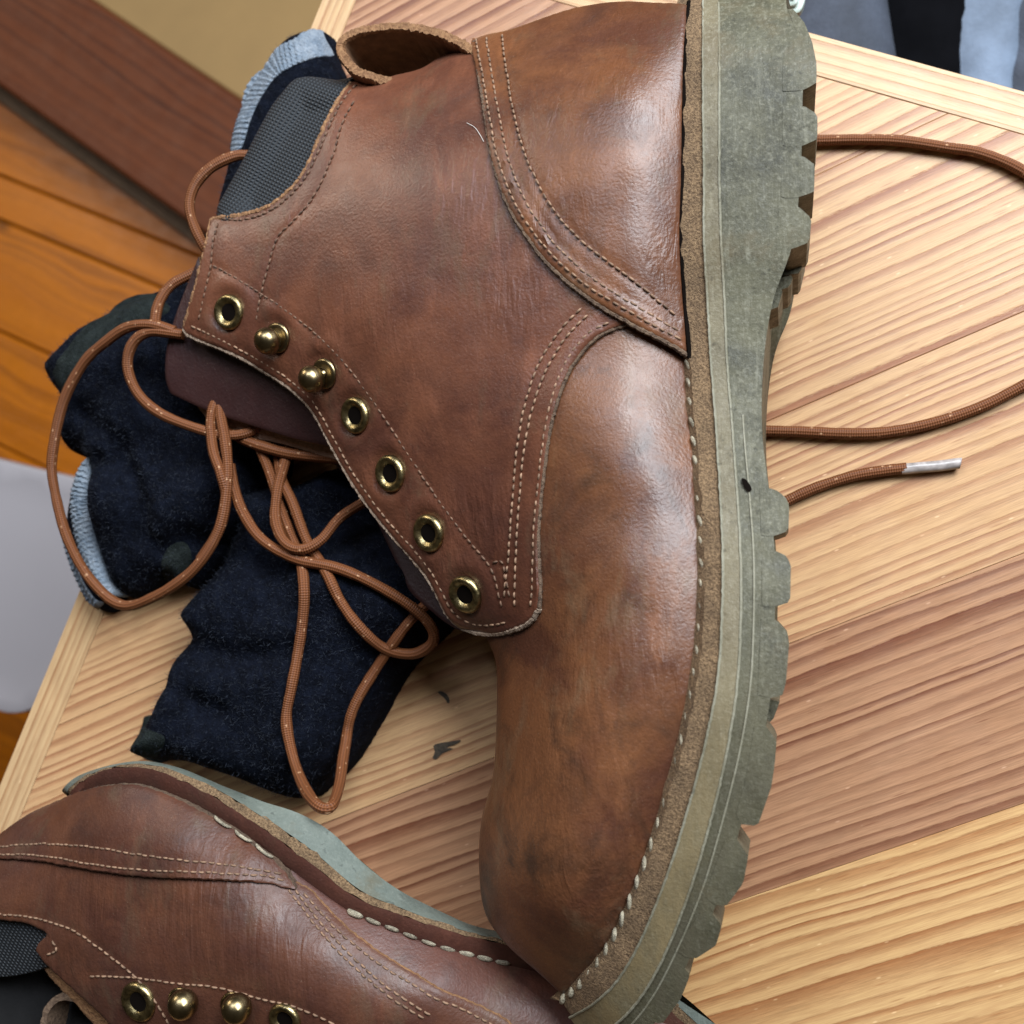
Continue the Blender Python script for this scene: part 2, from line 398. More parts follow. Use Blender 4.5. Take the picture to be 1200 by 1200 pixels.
SOCK = sock_mat('navy_wool_knit', (.0030, .0036, .0062), (.0075, .0098, .018))
SOCK_DARK = sock_mat('charcoal_green_wool_knit', (.012, .015, .014), (.026, .032, .030))
SOCK_PALE = sock_mat('pale_blue_ribbed_knit', (.20, .25, .31), (.33, .37, .42), .2)

def pine(name, light, mid, ring, freq=215, rough=(.30, .45), knots=False, amp=.007, seedmul=40.0):
    k = M(name); c = k.coord(); s = k.n('SeparateXYZ', i_0=c); x, y = s.outputs[0], s.outputs[1]
    seed = k.math('MULTIPLY', k.n('ObjectInfo').outputs['Random'], seedmul)
    wv = k.n('CombineXYZ', i_0=k.math('MULTIPLY', x, 3.2), i_1=k.math('MULTIPLY', y, 16.0), i_2=seed)
    warp = k.noise(wv, 1.0, 3, .5)
    yw = k.math('ADD', y, k.math('MULTIPLY', k.math('SUBTRACT', warp, .5), amp * 2.4))
    sp = k.noise(k.n('CombineXYZ', i_0=k.math('MULTIPLY', yw, 48.0), i_1=seed, i_2=k.math('MULTIPLY', x, .25)), 1.0, 2, .6)
    v = k.math('ADD', k.math('MULTIPLY', yw, freq), k.math('MULTIPLY', sp, 3.4))
    fr = k.math('FRACT', v)
    jag = k.noise(k.n('CombineXYZ', i_0=k.math('MULTIPLY', x, 220.0), i_1=k.math('MULTIPLY', y, 1900.0), i_2=seed), 1.0, 3, .7)
    fr = k.math('ADD', fr, k.math('MULTIPLY', k.math('SUBTRACT', jag, .5), .22))
    cell = k.n('TexWhiteNoise', noise_dimensions='1D'); k.put(cell.inputs['W'], k.math('FLOOR', v))
    ringi = k.ramp(fr, [(.0, .10), (.05, 0.), (.42, .14), (.70, .70), (.93, 1.), (.99, .2)])
    ringi = k.math('MULTIPLY', ringi, k.math('ADD', k.math('MULTIPLY', cell.outputs[0], .6), .42))
    col = k.mix(k.noise(k.n('CombineXYZ', i_0=k.math('MULTIPLY', x, 9.0), i_1=k.math('MULTIPLY', y, 40.0), i_2=seed), 1.0, 3), light, mid)
    col = k.mix(ringi, col, ring)
    fib = k.noise(k.n('CombineXYZ', i_0=k.math('MULTIPLY', x, 90.0), i_1=k.math('MULTIPLY', y, 2600.0), i_2=seed), 1.0, 2, .6)
    col = k.mix(.38, col, k.ramp(fib, [(.3, .28), (.7, .72)]), 'OVERLAY')
    dash = k.n('TexVoronoi', i_Vector=k.n('CombineXYZ', i_0=k.math('MULTIPLY', x, 130.0), i_1=k.math('MULTIPLY', y, 420.0), i_2=seed), i_Scale=1.0)
    pore = k.n('TexVoronoi', i_Vector=k.n('CombineXYZ', i_0=k.math('MULTIPLY', x, 60.0), i_1=k.math('MULTIPLY', y, 700.0), i_2=seed), i_Scale=1.0)
    pm = k.math('MULTIPLY', k.ramp(pore.outputs[0], [(.08, 1.), (.24, 0.)]), k.math('GREATER_THAN', k.n('SeparateColor', i_0=pore.outputs[1]).outputs[0], .72))
    col = k.mix(k.math('MULTIPLY', pm, .5), col, ring)
    dm = k.math('MULTIPLY', k.ramp(dash.outputs[0], [(.05, 1.), (.16, 0.)]), k.math('GREATER_THAN', k.n('SeparateColor', i_0=dash.outputs[1]).outputs[0], .86))
    col = k.mix(k.math('MULTIPLY', dm, .45), col, tuple(min(1, q * 1.5 + .1) for q in light))
    if knots:
        kv = k.n('TexVoronoi', i_Vector=k.n('CombineXYZ', i_0=k.math('MULTIPLY', x, 9.0), i_1=k.math('MULTIPLY', y, 16.0), i_2=seed), i_Scale=1.0)
        col = k.mix(k.ramp(k.math('ADD', kv.outputs[0], k.math('MULTIPLY', jag, .1)), [(.10, .85), (.22, 0.)]), col, tuple(q * .35 for q in ring))
    r = k.ramp(k.noise(c, 45, 4, .6), [(.3, rough[0]), (.7, rough[1])])
    n = k.bump(k.math('SUBTRACT', k.math('MULTIPLY', fib, .25), ringi), .28, .0006)
    return k.out(col, r, n, Specular_IOR_Level=.4)
PINE = pine('varnished_pine', (.60, .37, .19), (.53, .305, .145), (.275, .102, .046))
PINE_RED = pine('reddish_pine_heartwood', (.45, .245, .135), (.36, .175, .088), (.145, .043, .020), 190)
PINE_GOLD = pine('golden_pine', (.64, .39, .175), (.57, .33, .14), (.30, .108, .036), 190, amp=.012)
PINE_EDGE = pine('pale_pine_edging', (.60, .40, .215), (.55, .35, .175), (.36, .18, .082), 260, amp=.004)
FLOOR = pine('orange_pine_floor', (.54, .165, .004), (.43, .118, .003), (.30, .085, .004), 46, (.35, .5), True, .03)
BEAM = pine('red_brown_stained_wood', (.150, .038, .009), (.115, .027, .006), (.060, .013, .003), 60, (.6, .75), amp=.02)
TAN = simple('tan_painted_board', (.36, .225, .085), .7, 0, .15, 6, .1, 150)
WHITE = simple('white_plastic', (.36, .34, .36), .5, 0, .06, 5)
SLATE = simple('slate_grey_cloth', (.060, .070, .095), .8, 0, .45, 40, .5, 500)
PALEBLUE = simple('pale_blue_grey_cloth', (.18, .23, .31), .75, 0, .4, 35, .4, 500)
BLACK = simple('black_cloth', (.004, .004, .005), 1.0, 0, .3); BLACK.node_tree.nodes['Principled BSDF'].inputs['Specular IOR Level'].default_value = 0.05
GREENISH = simple('pale_green_plastic', (.40, .47, .41), .35, 0, .15, 90)
STAIN = simple('dark_scorch_mark', (.085, .060, .036), .6, 0, .6, 700)

# ------------------------------------------------------------------ table: diagonal boards in a straight edging
def line_x(p, d, q, e):
    A = np.array([d, -e]).T; t = np.linalg.solve(A, q - p); return p + d * t[0]
a0, a1 = P(0, 920, 0)[:2], P(372, 14, 0)[:2]
b0, b1 = P(950, 35, 0)[:2], P(1200, 102, 0)[:2]
e_up = (a1 - a0) / np.linalg.norm(a1 - a0)                    # along the left edge, away from the viewer
corner = line_x(a0, e_up, b0, b1 - b0)
e_rt = np.array([e_up[1], -e_up[0]])                          # along the top edge, square to the left one
def T(u, v): return corner + e_rt * u - e_up * v              # table frame: u along the top edge, v along the left edge
TW, TL, BW, TH = 0.74, 0.86, 0.0155, 0.028
table = thing('table', 'varnished pine table with diagonal boards and straight edging under the boots', 'table', (*T(TW / 2, TL / 2), -TH))
def clip(poly, n, c):
    out = []
    for i in range(len(poly)):
        p, q = poly[i], poly[(i + 1) % len(poly)]; a, b = p @ n - c, q @ n - c
        if a <= 0: out.append(p)
        if (a < 0) != (b < 0) and a != b: out.append(p + (q - p) * (a / (a - b)))
    return out
def board(name, poly, z0, z1, mat, parent, ang, bev=0.0002):
    """a plank with small eased edges; the object's X runs along the grain"""
    poly = np.array(poly); c = poly.mean(0); n = len(poly)
    if np.sum(poly[:, 0] * np.roll(poly[:, 1], -1) - np.roll(poly[:, 0], -1) * poly[:, 1]) < 0: poly = poly[::-1]
    ca, sa = math.cos(-ang), math.sin(-ang); loc = (poly - c) @ np.array([[ca, sa], [-sa, ca]])
    def inset(d):
        o = []
        for i in range(n):
            p, q, r = loc[i - 1], loc[i], loc[(i + 1) % n]
            u, v = (q - p) / np.linalg.norm(q - p), (r - q) / np.linalg.norm(r - q)
            n1, n2 = np.array([-u[1], u[0]]), np.array([-v[1], v[0]]); b = (n1 + n2) / max(.25, 1 + n1 @ n2); o.append(q + b * d)
        return np.array(o)
    V = np.vstack([np.c_[loc, np.full(n, z0)], np.c_[loc, np.full(n, z1 - bev)], np.c_[inset(bev), np.full(n, z1)]])
    F = [list(range(n))[::-1], list(range(2 * n, 3 * n))]
    for k in range(2):
        for i in range(n): j = (i + 1) % n; F.append([k * n + i, k * n + j, (k + 1) * n + j, (k + 1) * n + i])
    me = bpy.data.meshes.new(name); me.from_pydata(V.tolist(), [], F); me.materials.append(mat); me.update()
    o = bpy.data.objects.new(name, me); COL.objects.link(o); o.rotation_euler = (0, 0, ang)
    o.location = (*c, 0)
    if parent is not None: o.parent = parent; o.matrix_parent_inverse = (Matrix.Translation(parent.location) @ parent.rotation_euler.to_matrix().to_4x4()).inverted()
    WLOC[o] = np.array([*c, 0.0]); return o
g0, g1 = P(400, 957, 0)[:2], P(1200, 648, 0)[:2]
g = (g1 - g0) / np.linalg.norm(g1 - g0); gn = np.array([g[1], -g[0]])    # grain direction and its normal, towards the viewer
gang = math.atan2(g[1], g[0]); cA = g0 @ gn
wB = P(1020, 1003, 0)[:2] @ gn - cA
inner = [T(BW, BW), T(TW - BW, BW), T(TW - BW, TL - BW), T(BW, TL - BW)]
JO = 0.00006
k0 = -9
for k in range(k0, 10):
    lo, hi = cA + (k) * wB, cA + (k + 1) * wB
    poly = clip(clip(inner, gn, hi - JO), -gn, -(lo + JO))
    if len(poly) < 3: continue
    mt = {0: PINE_RED, 1: PINE_GOLD, -4: PINE_RED}.get(k, PINE)
    pk = board('plank', poly, -TH, -0.00012 * (k % 2), mt, table, gang)
    if k == -1: plank_dark_spot = pk
eang = math.atan2(e_up[1], e_up[0]); rang = math.atan2(e_rt[1], e_rt[0])
board('edging_strip', [T(0, 0), T(BW - JO, BW - JO), T(BW - JO, TL - BW + JO), T(0, TL)], -TH, 0.0002, PINE_EDGE, table, eang)
board('edging_strip', [T(JO, 0), T(TW, 0), T(TW - BW, BW - JO), T(BW + JO, BW - JO)], -TH, 0.0002, PINE_EDGE, table, rang)
board('edging_strip', [T(TW, JO), T(TW, TL), T(TW - BW + JO, TL - BW), T(TW - BW + JO, BW)], -TH, 0.0002, PINE_EDGE, table, eang)
board('edging_strip', [T(JO, TL), T(BW, TL - BW + JO), T(TW - BW, TL - BW + JO), T(TW - JO, TL)], -TH, 0.0002, PINE_EDGE, table, rang)
for (u, v) in ((.10, .10), (TW - .10, .10), (TW - .10, TL - .10), (.10, TL - .10)):
    board('leg', [T(u - .035, v - .035), T(u + .035, v - .035), T(u + .035, v + .035), T(u - .035, v + .035)], -0.74, -TH - .0005, PINE_EDGE, table, eang)
# scorch marks on the pale board between the boots
for pl in ([(508, 874), (514, 871), (527, 869), (541, 867), (534, 872), (523, 876), (531, 877), (522, 881), (517, 884), (511, 890), (507, 888), (510, 881)], [(513, 811), (518, 810), (525, 815), (527, 822), (525, 825), (522, 819)]):
    q = catmull(P(*np.array(pl, float).T, 0)[:, :2], 4, True)
    panel('scorch_mark', q, lambda xy: np.zeros(len(xy)), 0.00035, STAIN, table, 0.002, 0.0003, 0.0)

# ------------------------------------------------------------------ room beyond the table edge
FZ = -0.74
f0, f1 = P(0, 205, FZ)[:2], P(233, 300, FZ)[:2]
fd = (f1 - f0) / np.linalg.norm(f1 - f0); fn = np.array([fd[1], -fd[0]]); fang = math.atan2(fd[1], fd[0])
floor = board('floor', [np.array(q) for q in ((-3, -3), (3, -3), (3, 3), (-3, 3))], FZ - .05, FZ - .02, FLOOR, None, fang); tag(floor, kind='structure')
fc = [f0 @ fn, P(0, 257, FZ)[:2] @ fn, P(0, 388, FZ)[:2] @ fn]
wid = fc[2] - fc[1]
bounds = [fc[0] - 3 * wid, fc[0] - 2 * wid, fc[0] - wid, fc[0], fc[1]] + [fc[2] + i * wid for i in range(9)]
for lo, hi in zip(bounds[:-1], bounds[1:]):
    c = P(60, 330, FZ)[:2] @ fd
    pl = [fd * (c - 1.2) + fn * (lo + .0011), fd * (c + .9) + fn * (lo + .0011), fd * (c + .9) + fn * (hi - .0011), fd * (c - 1.2) + fn * (hi - .0011)]
    board('floor_board', pl, FZ - .02, FZ, FLOOR, floor, fang, .002)
# red-brown rail standing on the floor, tan panel behind it
r0, r1 = P(0, 100, FZ + .10)[:2], P(225, 262, FZ + .10)[:2]
rd = (r1 - r0) / np.linalg.norm(r1 - r0); rn = np.array([-rd[1], rd[0]])
s0 = P(110, 0, FZ + .10)[:2]; rw = (s0 - r0) @ rn
rail = board('wooden_rail', [r0 - rd * .5, r0 + rd * .75, r0 + rd * .75 + rn * rw, r0 - rd * .5 + rn * rw], FZ, FZ + .10, BEAM, None, math.atan2(rd[1], rd[0]), .004)
tag(rail, 'red brown stained wooden rail lying between the orange floor and tan panel', 'rail')
strip = board('threshold_strip', [r0 - rd * .5 - rn * .020, r0 + rd * .75 - rn * .020, r0 + rd * .75 - rn * .0005, r0 - rd * .5 - rn * .0005], FZ, FZ + .022, simple('grey_brown_strip', (.17, .105, .06), .6, 0, .3), None, math.atan2(rd[1], rd[0]), .002)
tag(strip, 'thin grey brown threshold strip along the foot of the stained rail', 'strip')
tan = board('tan_panel', [r0 - rd * .3 + rn * (rw + .001), r0 + rd * .75 + rn * (rw + .001), r0 + rd * .75 + rn * (rw + .8), r0 - rd * .3 + rn * (rw + .8)], FZ, FZ + .09, TAN, None, math.atan2(rd[1], rd[0]), .002)
tag(tan, 'plain tan board lying beyond the red brown rail', 'board')
# white plastic stool beside the table
ST = -0.30
sq = P(*np.array([(-160, 515), (-60, 525), (30, 546), (90, 560), (150, 575), (185, 610), (180, 680), (120, 760), (75, 800), (45, 828), (15, 836), (-20, 826), (-110, 800), (-190, 760)], float).T, ST)[:, :2]
sq = catmull(sq, 6, True); cst = sq.mean(0)
stool = thing('plastic_stool', 'white plastic stool with rounded seat below the table edge', 'stool', (*cst, FZ))
panel('seat', sq, lambda xy: np.full(len(xy), ST) + .003 * np.exp(-(dist_poly(sq, xy) / .012) ** 2), 0, WHITE, stool, .012, .03, .004)
for k in range(4):
    a = k * math.pi / 2 + .6; q = cst + .055 * np.array([math.cos(a), math.sin(a)])
    V, F, uv = tube_geo(np.array([[*q, ST - .008], [*(q + (q - cst) * .25), FZ + .002]]), np.array([.012, .015]), 12); obj('leg', V, F, WHITE, stool)

# things hanging beyond the far edge of the table, out of focus
def cloth_roll(name, pts, rad, mat, label, cat, z, parent=None, seed=0, flat=.6):
    p = catmull(P3([(x, y, z) for x, y in pts]), 10); n = len(p); r = np.interp(np.linspace(0, 1, n), np.linspace(0, 1, len(rad)), rad)
    V, F, uv = tube_geo(p, r, 28)
    ang = np.arctan2(V[:, 2] - z, V[:, 0]); q = np.stack([V[:, 0] * 1 + ang * .02, V[:, 1]], -1)
    V[:, 2] = z + (V[:, 2] - z) * flat
    V += .0035 * np.stack([vnoise(q, 45, seed + 1), vnoise(q, 45, seed + 2), vnoise(q, 60, seed + 3)], -1)
    return obj(name, V, F, mat, parent)
CZ = -0.16
jk = thing('jacket', 'slate grey jacket with black lining and pale blue sleeve beyond the table edge', 'jacket', (*P(1080, 30, CZ)[:2], CZ - .08))
cloth_roll('body', [(955, -220), (960, -80), (968, 20), (985, 140)], [.042, .034, .034, .034], SLATE, '', '', CZ, jk, 3)
cloth_roll('lining', [(1085, -220), (1085, -60), (1080, 40), (1075, 160)], [.034, .032, .030, .03], BLACK, '', '', CZ - .018, jk, 5)
cloth_roll('sleeve', [(1172, -220), (1160, -80), (1152, 20), (1138, 150)], [.024, .021, .019, .02], PALEBLUE, '', '', CZ - .012, jk, 8)
cloth_roll('collar', [(1250, -150), (1238, -40), (1225, 60), (1215, 170)], [.026, .027, .03, .03], SLATE, '', '', CZ - .02, jk, 12)
board('chair_seat', [P(820, -330, -.30)[:2], P(1420, -330, -.30)[:2], P(1420, 60, -.30)[:2], P(820, 60, -.30)[:2]], -.33, -.29, BLACK, None, 0, .004)
tag(bpy.data.objects['chair_seat'], 'dark chair seat under the slate grey jacket', 'chair')
tg = thing('plastic_tag', 'pale green plastic tag sticking out behind the boot heel', 'tag', (*P(925, 0, -.03)[:2], -.05))
tp = P(*np.array([(906, -30), (938, -28), (944, -6), (936, 14), (916, 14), (903, -4)], float).T, -.03)[:, :2]
panel('plate', catmull(tp, 3, True), lambda xy: np.full(len(xy), -.03), 0, GREENISH, tg, .003, .004, .0004)
sl = catmull(P(*np.array([(916, -3), (930, -3), (931, 6), (917, 7)], float).T, -.03), 6, True)
V, F, uv = tube_geo(np.vstack([sl, sl[:1]]) + [0, 0, .0012], .0011, 8, False); obj('raised_ring', V, F, GREENISH, tg)

# ------------------------------------------------------------------ boots
def px(lst): return [tuple(map(float, t)) for t in lst]
def sstep(t): t = np.clip(t, 0, 1); return t * t * (3 - 2 * t)

class Boot:
    """a lace-up leather boot lying on its side: its upper is z = mid + sqrt(u), u a smooth fit through measured heights"""
    def __init__(s, root, zm, ctrl, rows, zside_extra=()):
        s.root, s.zm = root, zm
        a = np.array(ctrl, float); xyz = P(a[:, 0], a[:, 1], a[:, 2])
        m = zm(xyz[:, :2]); h = np.maximum(a[:, 2] - m, 0); s.tps = TPS(xyz[:, :2], (h * 100) ** 2, 3e-2)
        s.rows = [P3(r) for r in rows]
        allp = np.vstack(s.rows); s.zs = TPS(allp[:, :2], allp[:, 2] * 100, 1e-2)
    def z(s, xy): xy = np.asarray(xy).reshape(-1, 2); return s.zm(xy) + np.sqrt(np.maximum(s.tps(xy), 1e-6)) / 100
    def zb(s, xy): xy = np.asarray(xy).reshape(-1, 2); return np.maximum(s.zm(xy) - .93 * np.sqrt(np.maximum(s.tps(xy), 1e-6)) / 100, .0012)
    def side(s, xy): return s.zs(np.asarray(xy).reshape(-1, 2)) / 100
    def on(s, lst, off=0.0): return onto(lst, s.z, off)
    def path(s, lst, off=0.0, per=8): return catmull(s.on(lst, off), per)
    def outline(s, *parts):
        """boundary from several runs of photo points, smooth inside a run, sharp where runs meet"""
        return np.vstack([catmull(s.on(p), 6)[:-1] if len(p) > 2 else s.on(p)[:-1] for p in parts])
    def eyelet(s, p, off, R=.0067, mat=None, name='eyelet'):
        c = s.on([p], off)[0]; n = normal_at(s.z, c[:2])
        prof = [(R, -.0008), (R * 1.0, .0003), (R * .95, .0009), (R * .86, .0014), (R * .74, .0014), (R * .62, .0010), (R * .53, .0005), (R * .46, .0000)]
        V, F = lathe(prof, c, n, 28); e = obj(name, V, F, mat or BRASS, s.root, angle=80)
        V, F = lathe([(R * .55, .00022), (R * .3, .0002), (1e-5, .0002)], c, n, 20); obj('hole_shade', V, F, HOLE_SHADE, e)  # dark disc over uncut leather paints the shade within the ring
        return e
    def hook(s, p, off, base):
        c = s.on([base], off)[0]; n = normal_at(s.z, c[:2]); g = s.on([p], off)[0]
        r = .0051; t = n * .0046 + (g - c) * .8
        V, F = lathe([(.0056, -.0002), (.0056, .0004), (.0048, .0009), (.0035, .0007), (.0022, .0012)], c, n, 24); e = obj('speed_hook', V, F, BRASS_OLD, s.root, angle=80)
        V, F, uv = tube_geo(np.array([c, c + t * .5, c + t]), .0020, 12); obj('stem', V, F, BRASS_OLD, e)
        V, F = lathe([(r * math.sin(k / 12 * math.pi) + 1e-5, -r * math.cos(k / 12 * math.pi) * .92) for k in range(13)], c + t, t, 24); obj('ball', V, F, BRASS_OLD, e, angle=80)
        return e
    def loft(s, name, ids, mats, end_shift, rough=None, cap=False, parent=None, per=5, proud=None, lean=(0, 0)):
        """closed band of the sole: the seen upper run of each row and its mirror image on the under side"""
        loops = []
        for k, i in enumerate(ids):
            r = s.rows[i].copy()
            if proud is not None: r[:, 2] += proud[k]
            m = s.zm(r[:, :2]); first = r[0].copy()
            h0 = first[2] - m[0]
            e1 = first.copy(); e1[:2] += end_shift * .62; e1[2] = m[0] + h0 * .72
            e2 = first.copy(); e2[:2] += end_shift; e2[2] = m[0] + h0 * .02
            r = np.vstack([e2, e1, r]); m = np.r_[m[0], m[0], m]
            top = catmull(r, per); mm = np.interp(np.linspace(0, 1, len(top)), np.linspace(0, 1, len(m)), m)
            bot = top.copy(); bot[:, 2] = np.maximum(2 * mm - top[:, 2], .0006); bot[:, :2] += (top[:, 2] - bot[:, 2])[:, None] * np.array(lean)
            lp = np.vstack([top, bot[::-1][1:-1]])
            if rough is not None and rough[k]: lp += rng.normal(0, rough[k], lp.shape)
            loops.append(lp)
        n = len(loops[0]); V = np.vstack(loops); F = []; fm = []
        for k in range(len(loops) - 1):
            for j in range(n): F.append([k * n + j, k * n + (j + 1) % n, (k + 1) * n + (j + 1) % n, (k + 1) * n + j]); fm.append(k if len(mats) > 1 else 0)
        if cap: F.append([(len(loops) - 1) * n + j for j in range(n)]); fm.append(fm[-1])
        return obj(name, V, F, mats, parent or s.root, fm=fm, angle=38)
    def lug(s, poly, depth, mat, parent, z=None, off=.00012, name='lug'):
        a = np.array(poly, float); zz = np.full(len(a), .09)
        if z is None:
            for _ in range(40): zz = .6 * zz + .4 * s.side(P(a[:, 0], a[:, 1], zz)[:, :2])
            f = s.side
        else: zz[:] = z; f = lambda xy: np.full(len(xy), z)
        q = P(a[:, 0], a[:, 1], zz)[:, :2]
        # eased corners
        out = []
        for i in range(len(q)):
            p0, p1, p2 = q[i - 1], q[i], q[(i + 1) % len(q)]
            d0, d2 = np.linalg.norm(p0 - p1), np.linalg.norm(p2 - p1); e = min(.0003, d0 * .3, d2 * .3)
            A, B = p1 + (p0 - p1) / d0 * e, p1 + (p2 - p1) / d2 * e
            for t in (0, .5, 1): out.append((1 - t) ** 2 * A + 2 * t * (1 - t) * p1 + t * t * B)
        return panel(name, np.array(out), f, off, mat, parent, .003, depth, .0, angle=20)

# ---- first boot: the upright one, sole to the right, toe towards the viewer
def zm1(xy):
    xy = np.asarray(xy).reshape(-1, 2)
    return .050 + .015 * sstep((.03 - xy[:, 1]) / .17) - .009 * sstep((-.06 - xy[:, 0]) / .12)
W1 = [(808, 2, .078), (804, 60, .086), (802, 130, .088), (801, 200, .088), (799, 280, .087), (803, 350, .085), (809, 420, .085), (815, 500, .089), (822, 580, .095), (826, 650, .100), (825, 720, .103), (818, 790, .1045), (805, 858, .104), (787, 928, .102), (762, 1003, .098), (732, 1077, .092), (705, 1126, .085), (680, 1154, .077), (658, 1172, .067)]
W2 = [(824, 2, .079), (824, 60, .087), (824, 130, .089), (825, 200, .089), (825, 280, .088), (829, 350, .086), (833, 420, .086), (839, 500, .090), (844, 580, .096), (847, 650, .101), (846, 722, .104), (841, 796, .1055), (827, 870, .105), (808, 942, .103), (785, 1017, .099), (755, 1093, .093), (727, 1144, .086), (698, 1174, .078), (668, 1192, .067)]
W3 = [(842, 4, .079), (843, 62, .087), (843, 132, .089), (843, 202, .089), (845, 282, .088), (849, 352, .086), (852, 422, .086), (858, 501, .090), (864, 581, .096), (868, 652, .101), (868, 726, .104), (864, 802, .1055), (852, 880, .105), (834, 957, .103), (811, 1036, .099), (782, 1112, .093), (754, 1164, .086), (724, 1198, .078), (690, 1220, .066)]
W4 = [(922, 8, .080), (940, 62, .087), (940, 132, .089), (938, 205, .089), (929, 285, .088), (906, 352, .086), (895, 422, .086), (893, 502, .090), (902, 582, .096), (908, 653, .101), (908, 728, .104), (904, 808, .1055), (890, 886, .105), (868, 968, .103), (842, 1054, .099), (808, 1124, .093), (778, 1182, .086), (746, 1226, .078), (712, 1254, .066)]
W0 = [(x - 14, y - 2, z - .0055) for x, y, z in W1]
feather1 = [(x - 2, y, z - .0045) for x, y, z in W1]
sil1 = [(780, 10, .052), (740, 7, .052), (700, 10, .052), (660, 18, .052), (620, 32, .052), (585, 43, .052), (556, 53, .052), (530, 64, .050), (500, 78, .049), (465, 86, .048), (430, 92, .046), (405, 92, .044)]
vsil1 = [(566, 742, .055), (580, 780, .057), (580, 850, .060), (576, 910, .0625), (563, 960, .064), (559, 1020, .065), (566, 1070, .065), (588, 1104, .065), (628, 1140, .065), (650, 1160, .065)]
body1 = [(745, 60, .080), (745, 120, .089), (748, 200, .0915), (745, 290, .0905), (750, 370, .088), (680, 80, .079), (670, 160, .088), (665, 260, .089), (620, 100, .077), (600, 180, .084),
         (555, 130, .074), (520, 200, .080), (470, 140, .068), (440, 220, .0745), (400, 200, .068), (380, 290, .070), (330, 300, .066), (500, 330, .081), (430, 380, .075), (590, 330, .0855), (560, 440, .083), (500, 480, .077), (620, 420, .0865), (690, 420, .0895),
         (268, 366, .060), (321, 398, .0615), (374, 441, .063), (416, 487, .064), (457, 555, .065), (502, 625, .066), (545, 697, .067),
         (225, 390, .054), (300, 430, .0555), (362, 475, .057), (400, 540, .057), (440, 605, .058), (490, 665, .059), (530, 728, .060), (245, 270, .0585),
         (600, 560, .083), (570, 640, .075), (640, 600, .0885), (620, 690, .0825), (720, 480, .094), (760, 560, .0975), (700, 600, .0945), (740, 660, .1015), (690, 700, .0965), (640, 760, .0855), (745, 760, .1040), (690, 800, .1005), (640, 850, .0920), (730, 850, .1045), (690, 920, .1030), (620, 930, .0890), (640, 1000, .0970), (700, 1000, .1020), (600, 1010, .0860), (650, 1070, .0930), (690, 1080, .0945), (620, 1080, .0845), (670, 1130, .0800)]
coll1 = [(385, 82, .047), (345, 84, .049), (312, 122, .050), (283, 178, .050), (250, 240, .050), (330, 190, .0605), (365, 130, .058), (290, 235, .0585), (395, 118, .060)]
root1 = thing('leather_boot', 'brown leather boot lying on its side with lugged sole beside the trailing lace end', 'boot', (*P(700, 600, .05)[:2], 0.0), 'pair of brown leather boots')
B1 = Boot(root1, zm1, feather1 + sil1 + vsil1 + body1 + coll1, [W0, W1, W2, W3, W4])
E_heel1 = np.array([.001, .013])

# sole
welt1 = B1.loft('welt', [0, 1, 2], [WELT], E_heel1, [0, .00025, .00025])
mid1 = B1.loft('midsole', [2, 3], [RUBBER_EDGE], E_heel1, proud=[.0006, .0006])
out1 = B1.loft('outsole', [3, 4], [RUBBER], E_heel1, cap=True)
g3 = resample(catmull(B1.rows[3], 6), .0012); g3[:, 2] += .0006
V, F, uv = tube_geo(g3 + rng.normal(0, .00005, g3.shape), .00042, 6); obj('moulding_line', V, F, RUBBER_PALE, mid1)
g3 = resample(catmull(B1.rows[2], 6), .0012); g3[:, 2] += .0006
V, F, uv = tube_geo(g3 + rng.normal(0, .00006, g3.shape), .00040, 6); obj('moulding_line', V, F, RUBBER_PALE, mid1)
g4 = resample(catmull(B1.rows[3] * .62 + B1.rows[4] * .38, 6), .0012); g4 = g4[(g4[:, 1] < .06)]; g4[:, 2] = B1.side(g4[:, :2]) - .00005
V, F, uv = tube_geo(g4, .00032, 6); obj('moulding_line', V, F, RUBBER_PALE, out1)
HL = [[(916, 12), (929, 10), (943, 27), (952, 50), (957, 75), (957, 97), (941, 106), (917, 107)],
      [(917, 123), (942, 124), (958, 134), (958, 163), (938, 172), (917, 172)],
      [(917, 183), (940, 182), (955, 193), (954, 225), (933, 232), (915, 232)],
      [(913, 242), (935, 241), (951, 256), (948, 284), (928, 292), (909, 294)]]
FL = [[(890, 571), (908, 573), (920, 582), (925, 592), (924, 622), (908, 628), (892, 628)],
      [(893, 645), (908, 645), (921, 651), (927, 661), (926, 705), (908, 711), (893, 711)],
      [(892, 724), (908, 725), (922, 740), (925, 753), (921, 800), (917, 815), (903, 818), (888, 815)],
      [(884, 850), (897, 850), (910, 868), (908, 895), (904, 922), (888, 968), (868, 966), (862, 955), (874, 915)],
      [(850, 984), (863, 983), (877, 1003), (871, 1035), (851, 1062), (836, 1060), (826, 1050), (838, 1015)],
      [(822, 1068), (832, 1067), (846, 1085), (839, 1108), (816, 1123), (803, 1122), (790, 1112), (806, 1090)],
      [(785, 1130), (795, 1128), (809, 1142), (798, 1170), (776, 1200), (758, 1196), (748, 1184), (766, 1160)]]
for pl in HL: B1.lug(pl, .024, RUBBER, out1, off=.00005)
for pl in FL: B1.lug(pl, .022, RUBBER, out1, off=.00005)
# lugs of the middle of the tread, deeper down, seen past the edge of the sole
for pl, z in (([(895, 300), (945, 290), (938, 320), (905, 325)], .066), ([(895, 330), (930, 322), (926, 336), (900, 345)], .068), ([(890, 345), (918, 338), (912, 360), (895, 366)], .070), ([(880, 815), (914, 822), (905, 846), (880, 850)], .080)):
    B1.lug(pl, .025, RUBBER, out1, z=z)
